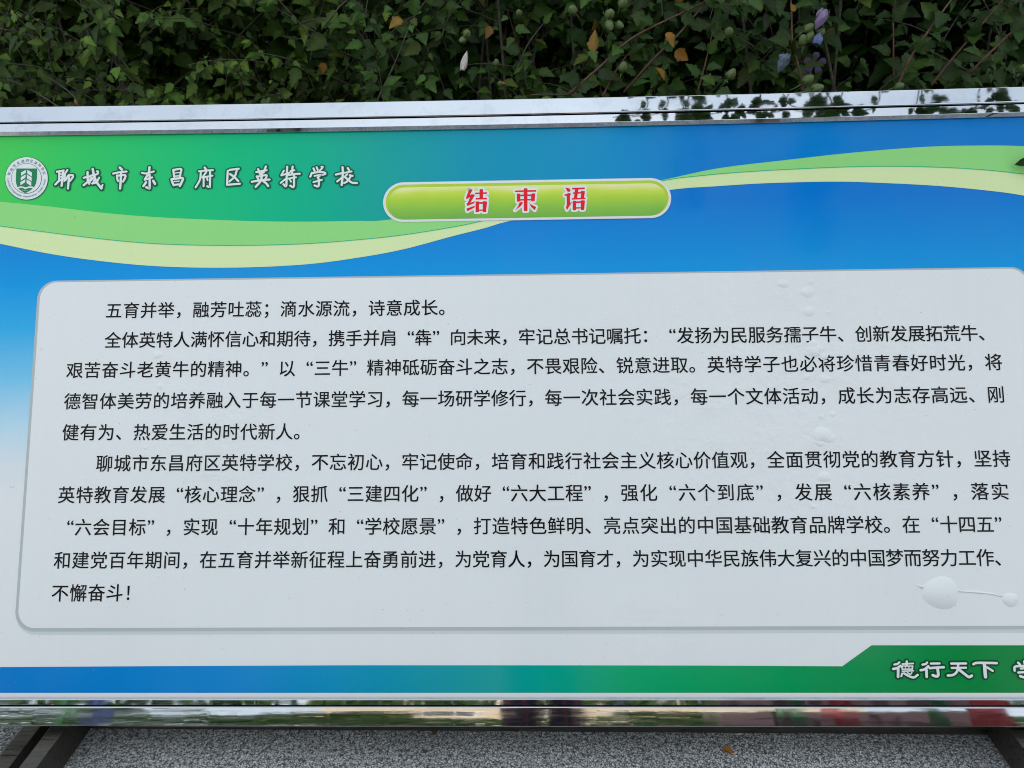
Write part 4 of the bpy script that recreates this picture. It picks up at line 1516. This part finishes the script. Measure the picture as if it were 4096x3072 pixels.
banner(1.72, -2.0, (.26, .025, .025, 1), 'narrow red cloth banner on a green stand across the yard from the board', .14)
banner(2.42, -1.5, (.28, .025, .03, 1), 'red cloth banner on a green stand, farthest right before the board', .24)
banner(-3.5, -2.6, (.02, .035, .12, 1), 'blue cloth banner on a green stand left of the board', .12)


# added clipped hedge that darkens the rail reflection, and the person taking the picture
def added_hedge(x0, x1, y, h_, seed, label):
    r_ = random.Random(seed)
    root = empty('added_clipped_hedge', ((x0 + x1) / 2, y, 0), label, 'hedge')
    RT = Matrix.Translation(-Vector(((x0 + x1) / 2, y, 0)))
    recs = []
    for k in range(int(900 * (x1 - x0))):
        x, t = r_.uniform(x0, x1), r_.random()
        p = Vector((x, y + .42 * (1 - t * t) * (1 if r_.random() < .8 else r_.uniform(-1, 1)), h_ * r_.random() ** .8 * (1 + .06 * math.sin(3 * x) + .05 * math.sin(7.3 * x))))
        b = r_.uniform(.6, 1.3)
        recs.append((r_.randrange(4), np.array(RT @ leaf_frame(p, Vector((r_.gauss(0, 1), r_.gauss(.3, .5), r_.gauss(0, .7))), Vector((r_.gauss(0, .4), .6, .8)), r_.uniform(.07, .13))), (b, b, b)))
    obj('foliage', merge_leaves('foliage', recs, LEAF_C), root, kind='stuff')
    m = MB()
    for k in range(int((x1 - x0) * 3)):
        x = x0 + (k + .5) / 3 - (x0 + x1) / 2
        m.tube([(x, 0, -.02), (x + r_.gauss(0, .05), r_.gauss(0, .05), h_ * .5), (x + r_.gauss(0, .1), r_.gauss(0, .1), h_ * .9)], [.015, .011, .006], 5)
    obj('branches', m.mesh('branches', M_TWIG, True), root, kind='stuff')


added_hedge(-9, 9, -4.6, 1.15, 31, 'long low clipped hedge added behind the camera to darken the bottom rail reflection')


def skin_mesh(name, verts, edges, rad, root_i, levels=2):
    me = bpy.data.meshes.new(name + '_skeleton')
    me.from_pydata(verts, edges, [])
    o = bpy.data.objects.new(name + '_skeleton', me)
    col.objects.link(o)
    o.modifiers.new('skin', 'SKIN').use_smooth_shade = True
    if not me.skin_vertices:
        bpy.context.view_layer.objects.active = o
    for i, v_ in enumerate(me.skin_vertices[0].data):
        v_.radius = (rad[i], rad[i]) if not isinstance(rad[i], tuple) else rad[i]
        v_.use_root = (i == root_i)
    sb = o.modifiers.new('sub', 'SUBSURF'); sb.levels = levels; sb.render_levels = levels
    dg = bpy.context.evaluated_depsgraph_get()
    out_ = bpy.data.meshes.new_from_object(o.evaluated_get(dg))
    out_.name = name
    bpy.data.objects.remove(o)
    return out_


PY = -.42                                # the person stands a forearm behind the phone
person = empty('person', (.04, PY, 0), 'person in navy clothes holding up a phone in front of the board', 'person')
M_SKIN, n, l, bs = principled('skin'); bs.inputs['Base Color'].default_value = (.45, .27, .19, 1); bs.inputs['Roughness'].default_value = .5
M_HAIR, n, l, bs = principled('hair_black'); bs.inputs['Base Color'].default_value = (.012, .01, .009, 1)
M_NAVY, n, l, bs = principled('navy_cloth'); bs.inputs['Base Color'].default_value = (.014, .015, .035, 1); bs.inputs['Roughness'].default_value = .8
M_CHK, n, l, bs = principled('dark_check_cloth')
tcn = n.new('ShaderNodeTexCoord')
wv = n.new('ShaderNodeTexWave'); wv.wave_type = 'BANDS'; wv.bands_direction = 'X'; wv.inputs['Scale'].default_value = 5.0
l(tcn.outputs['Object'], wv.inputs['Vector'])
l(ramp(n, l, wv.outputs['Fac'], [(.80, (.016, .015, .03)), (.97, (.16, .02, .03))]), bs.inputs['Base Color']); bs.inputs['Roughness'].default_value = .8
# body: pelvis, spine, neck, head, arms with hands, legs
V = [(0, 0, .95), (0, 0, 1.12), (0, 0, 1.32), (0, .0, 1.46), (0, .02, 1.53), (0, .04, 1.60), (0, .05, 1.69), (0, .04, 1.76)]
Rd = [(.15, .11), (.135, .10), (.155, .11), (.10, .075), (.055, .055), (.068, .078), (.078, .092), (.05, .06)]
Ed = [(i, i + 1) for i in range(7)]
for sx in (-1, 1):
    b = len(V)
    V += [(sx * .17, 0, 1.44), (sx * .23, .05, 1.22), (sx * .13, .26, 1.38), (sx * .095, .36, 1.50)]
    Rd += [.058, .046, .036, .026]
    Ed += [(3, b), (b, b + 1), (b + 1, b + 2), (b + 2, b + 3)]
    b = len(V)
    V += [(sx * .09, 0, .88), (sx * .10, .01, .50), (sx * .105, -.02, .09), (sx * .11, .12, .04)]
    Rd += [.088, .062, .045, .04]
    Ed += [(0, b), (b, b + 1), (b + 1, b + 2), (b + 2, b + 3)]
obj('body', skin_mesh('body', V, Ed, Rd, 0), person).data.materials.append(M_SKIN)
for sx in (-1, 1):                       # hands: palm, four curled fingers of unequal length, thumb
    hv = [(sx * .095, .355, 1.495), (sx * .092, .385, 1.525)]
    hr = [.024, .026]
    he = [(0, 1)]
    for k, (dz_, ln) in enumerate([(.03, .9), (.012, 1.0), (-.006, .95), (-.022, .75)]):
        b = len(hv)
        hv += [(sx * .095, .402, 1.535 + dz_), (sx * .088, .402 + .022 * ln, 1.538 + dz_), (sx * (.088 - .022 * ln), .402 + .026 * ln, 1.54 + dz_)]
        hr += [.0095, .0085, .0075]
        he += [(1, b), (b, b + 1), (b + 1, b + 2)]
    b = len(hv)
    hv += [(sx * .080, .388, 1.508), (sx * .066, .398, 1.515)]
    hr += [.011, .009]
    he += [(1, b), (b, b + 1)]
    obj('hand', skin_mesh('hand', hv, he, hr, 0), person).data.materials.append(M_SKIN)
VJ = [(0, 0, .90), (0, 0, 1.10), (0, 0, 1.32), (0, 0, 1.455)]
RJ = [(.175, .135), (.16, .125), (.175, .13), (.112, .088)]
EJ = [(0, 1), (1, 2), (2, 3)]
for sx in (-1, 1):
    b = len(VJ)
    VJ += [(sx * .17, 0, 1.44), (sx * .23, .05, 1.22), (sx * .14, .24, 1.365)]
    RJ += [.075, .062, .048]
    EJ += [(3, b), (b, b + 1), (b + 1, b + 2)]
obj('jacket', skin_mesh('jacket', VJ, EJ, RJ, 0), person).data.materials.append(M_NAVY)
VT = [(0, 0, 1.0), (0, 0, .92)]
RT_ = [(.165, .125), (.165, .125)]
ET = [(0, 1)]
for sx in (-1, 1):
    b = len(VT)
    VT += [(sx * .095, 0, .82), (sx * .105, .01, .48), (sx * .11, -.02, .10)]
    RT_ += [.105, .088, .078]
    ET += [(1, b), (b, b + 1), (b + 1, b + 2)]
obj('trousers', skin_mesh('trousers', VT, ET, RT_, 0), person).data.materials.append(M_CHK)
hb = skin_mesh('hair', [(0, -.01, 1.66), (0, .015, 1.74), (0, -.03, 1.62), (0, .04, 1.785)], [(2, 0), (0, 1), (1, 3)], [(.085, .085), (.088, .098), (.06, .05), (.05, .06)], 0)
obj('hair', hb, person).data.materials.append(M_HAIR)
fb = MB()                                # eyes, nose, mouth and ears
for sx in (-1, 1):
    fb.tube([(sx * .032, .128, 1.685), (sx * .032, .137, 1.685)], .010, 8)
    fb.tube([(sx * .078, .05, 1.655), (sx * .088, .045, 1.69)], .014, 8)
fb.tube([(0, .13, 1.69), (0, .152, 1.655)], [.007, .012], 8)
fb.tube([(-.022, .128, 1.625), (0, .136, 1.623), (.022, .128, 1.625)], .005, 6)
obj('face', fb.mesh('face', M_SKIN, True), person)
for sx in (-1, 1):
    obj('shoe', skin_mesh('shoe', [(sx * .11, -.06, .04), (sx * .11, .06, .045), (sx * .115, .17, .035)], [(0, 1), (1, 2)], [.042, .046, .036], 0), person).data.materials.append(M_NAVY)
ph = MB(); ph.box(-.078, .078, -.011, -.003, -.037, .037)
M_PH, n, l, bs = principled('phone_black'); bs.inputs['Base Color'].default_value = (.02, .02, .025, 1); bs.inputs['Roughness'].default_value = .2
obj('phone', ph.mesh('phone', M_PH), None, Matrix.Translation((.0, -.012, 1.535)), 'black phone held sideways in both hands before the board', 'phone')

# a low dark red display board, added so the bottom rail mirrors dark maroon
M_MAR, n, l, bs = principled('maroon_panel'); bs.inputs['Base Color'].default_value = (.035, .012, .018, 1); bs.inputs['Roughness'].default_value = .5
db = empty('added_display_board', (2.6, -3.2, 0), 'low dark red display board on legs, added right of the person to darken the rail reflection', 'display board')
mb = MB(); mb.box(-1.1, 1.1, -.015, .015, .22, 1.35); obj('panel', mb.mesh('panel', M_MAR), db)
mb = MB(); mb.box(-1.13, 1.13, -.02, .02, 1.352, 1.39); obj('frame', mb.mesh('frame', STEELD), db)
for sx in (-1, 1):
    mb = MB(); mb.box(sx * 1.13 - .02, sx * 1.13 + .02, -.02, .02, 0, 1.35); obj('leg', mb.mesh('leg', STEELD), db)
    mb = MB(); mb.box(sx * 1.13 - .02, sx * 1.13 + .02, -.3, .3, -.01, .018); obj('foot', mb.mesh('foot', STEELD), db)
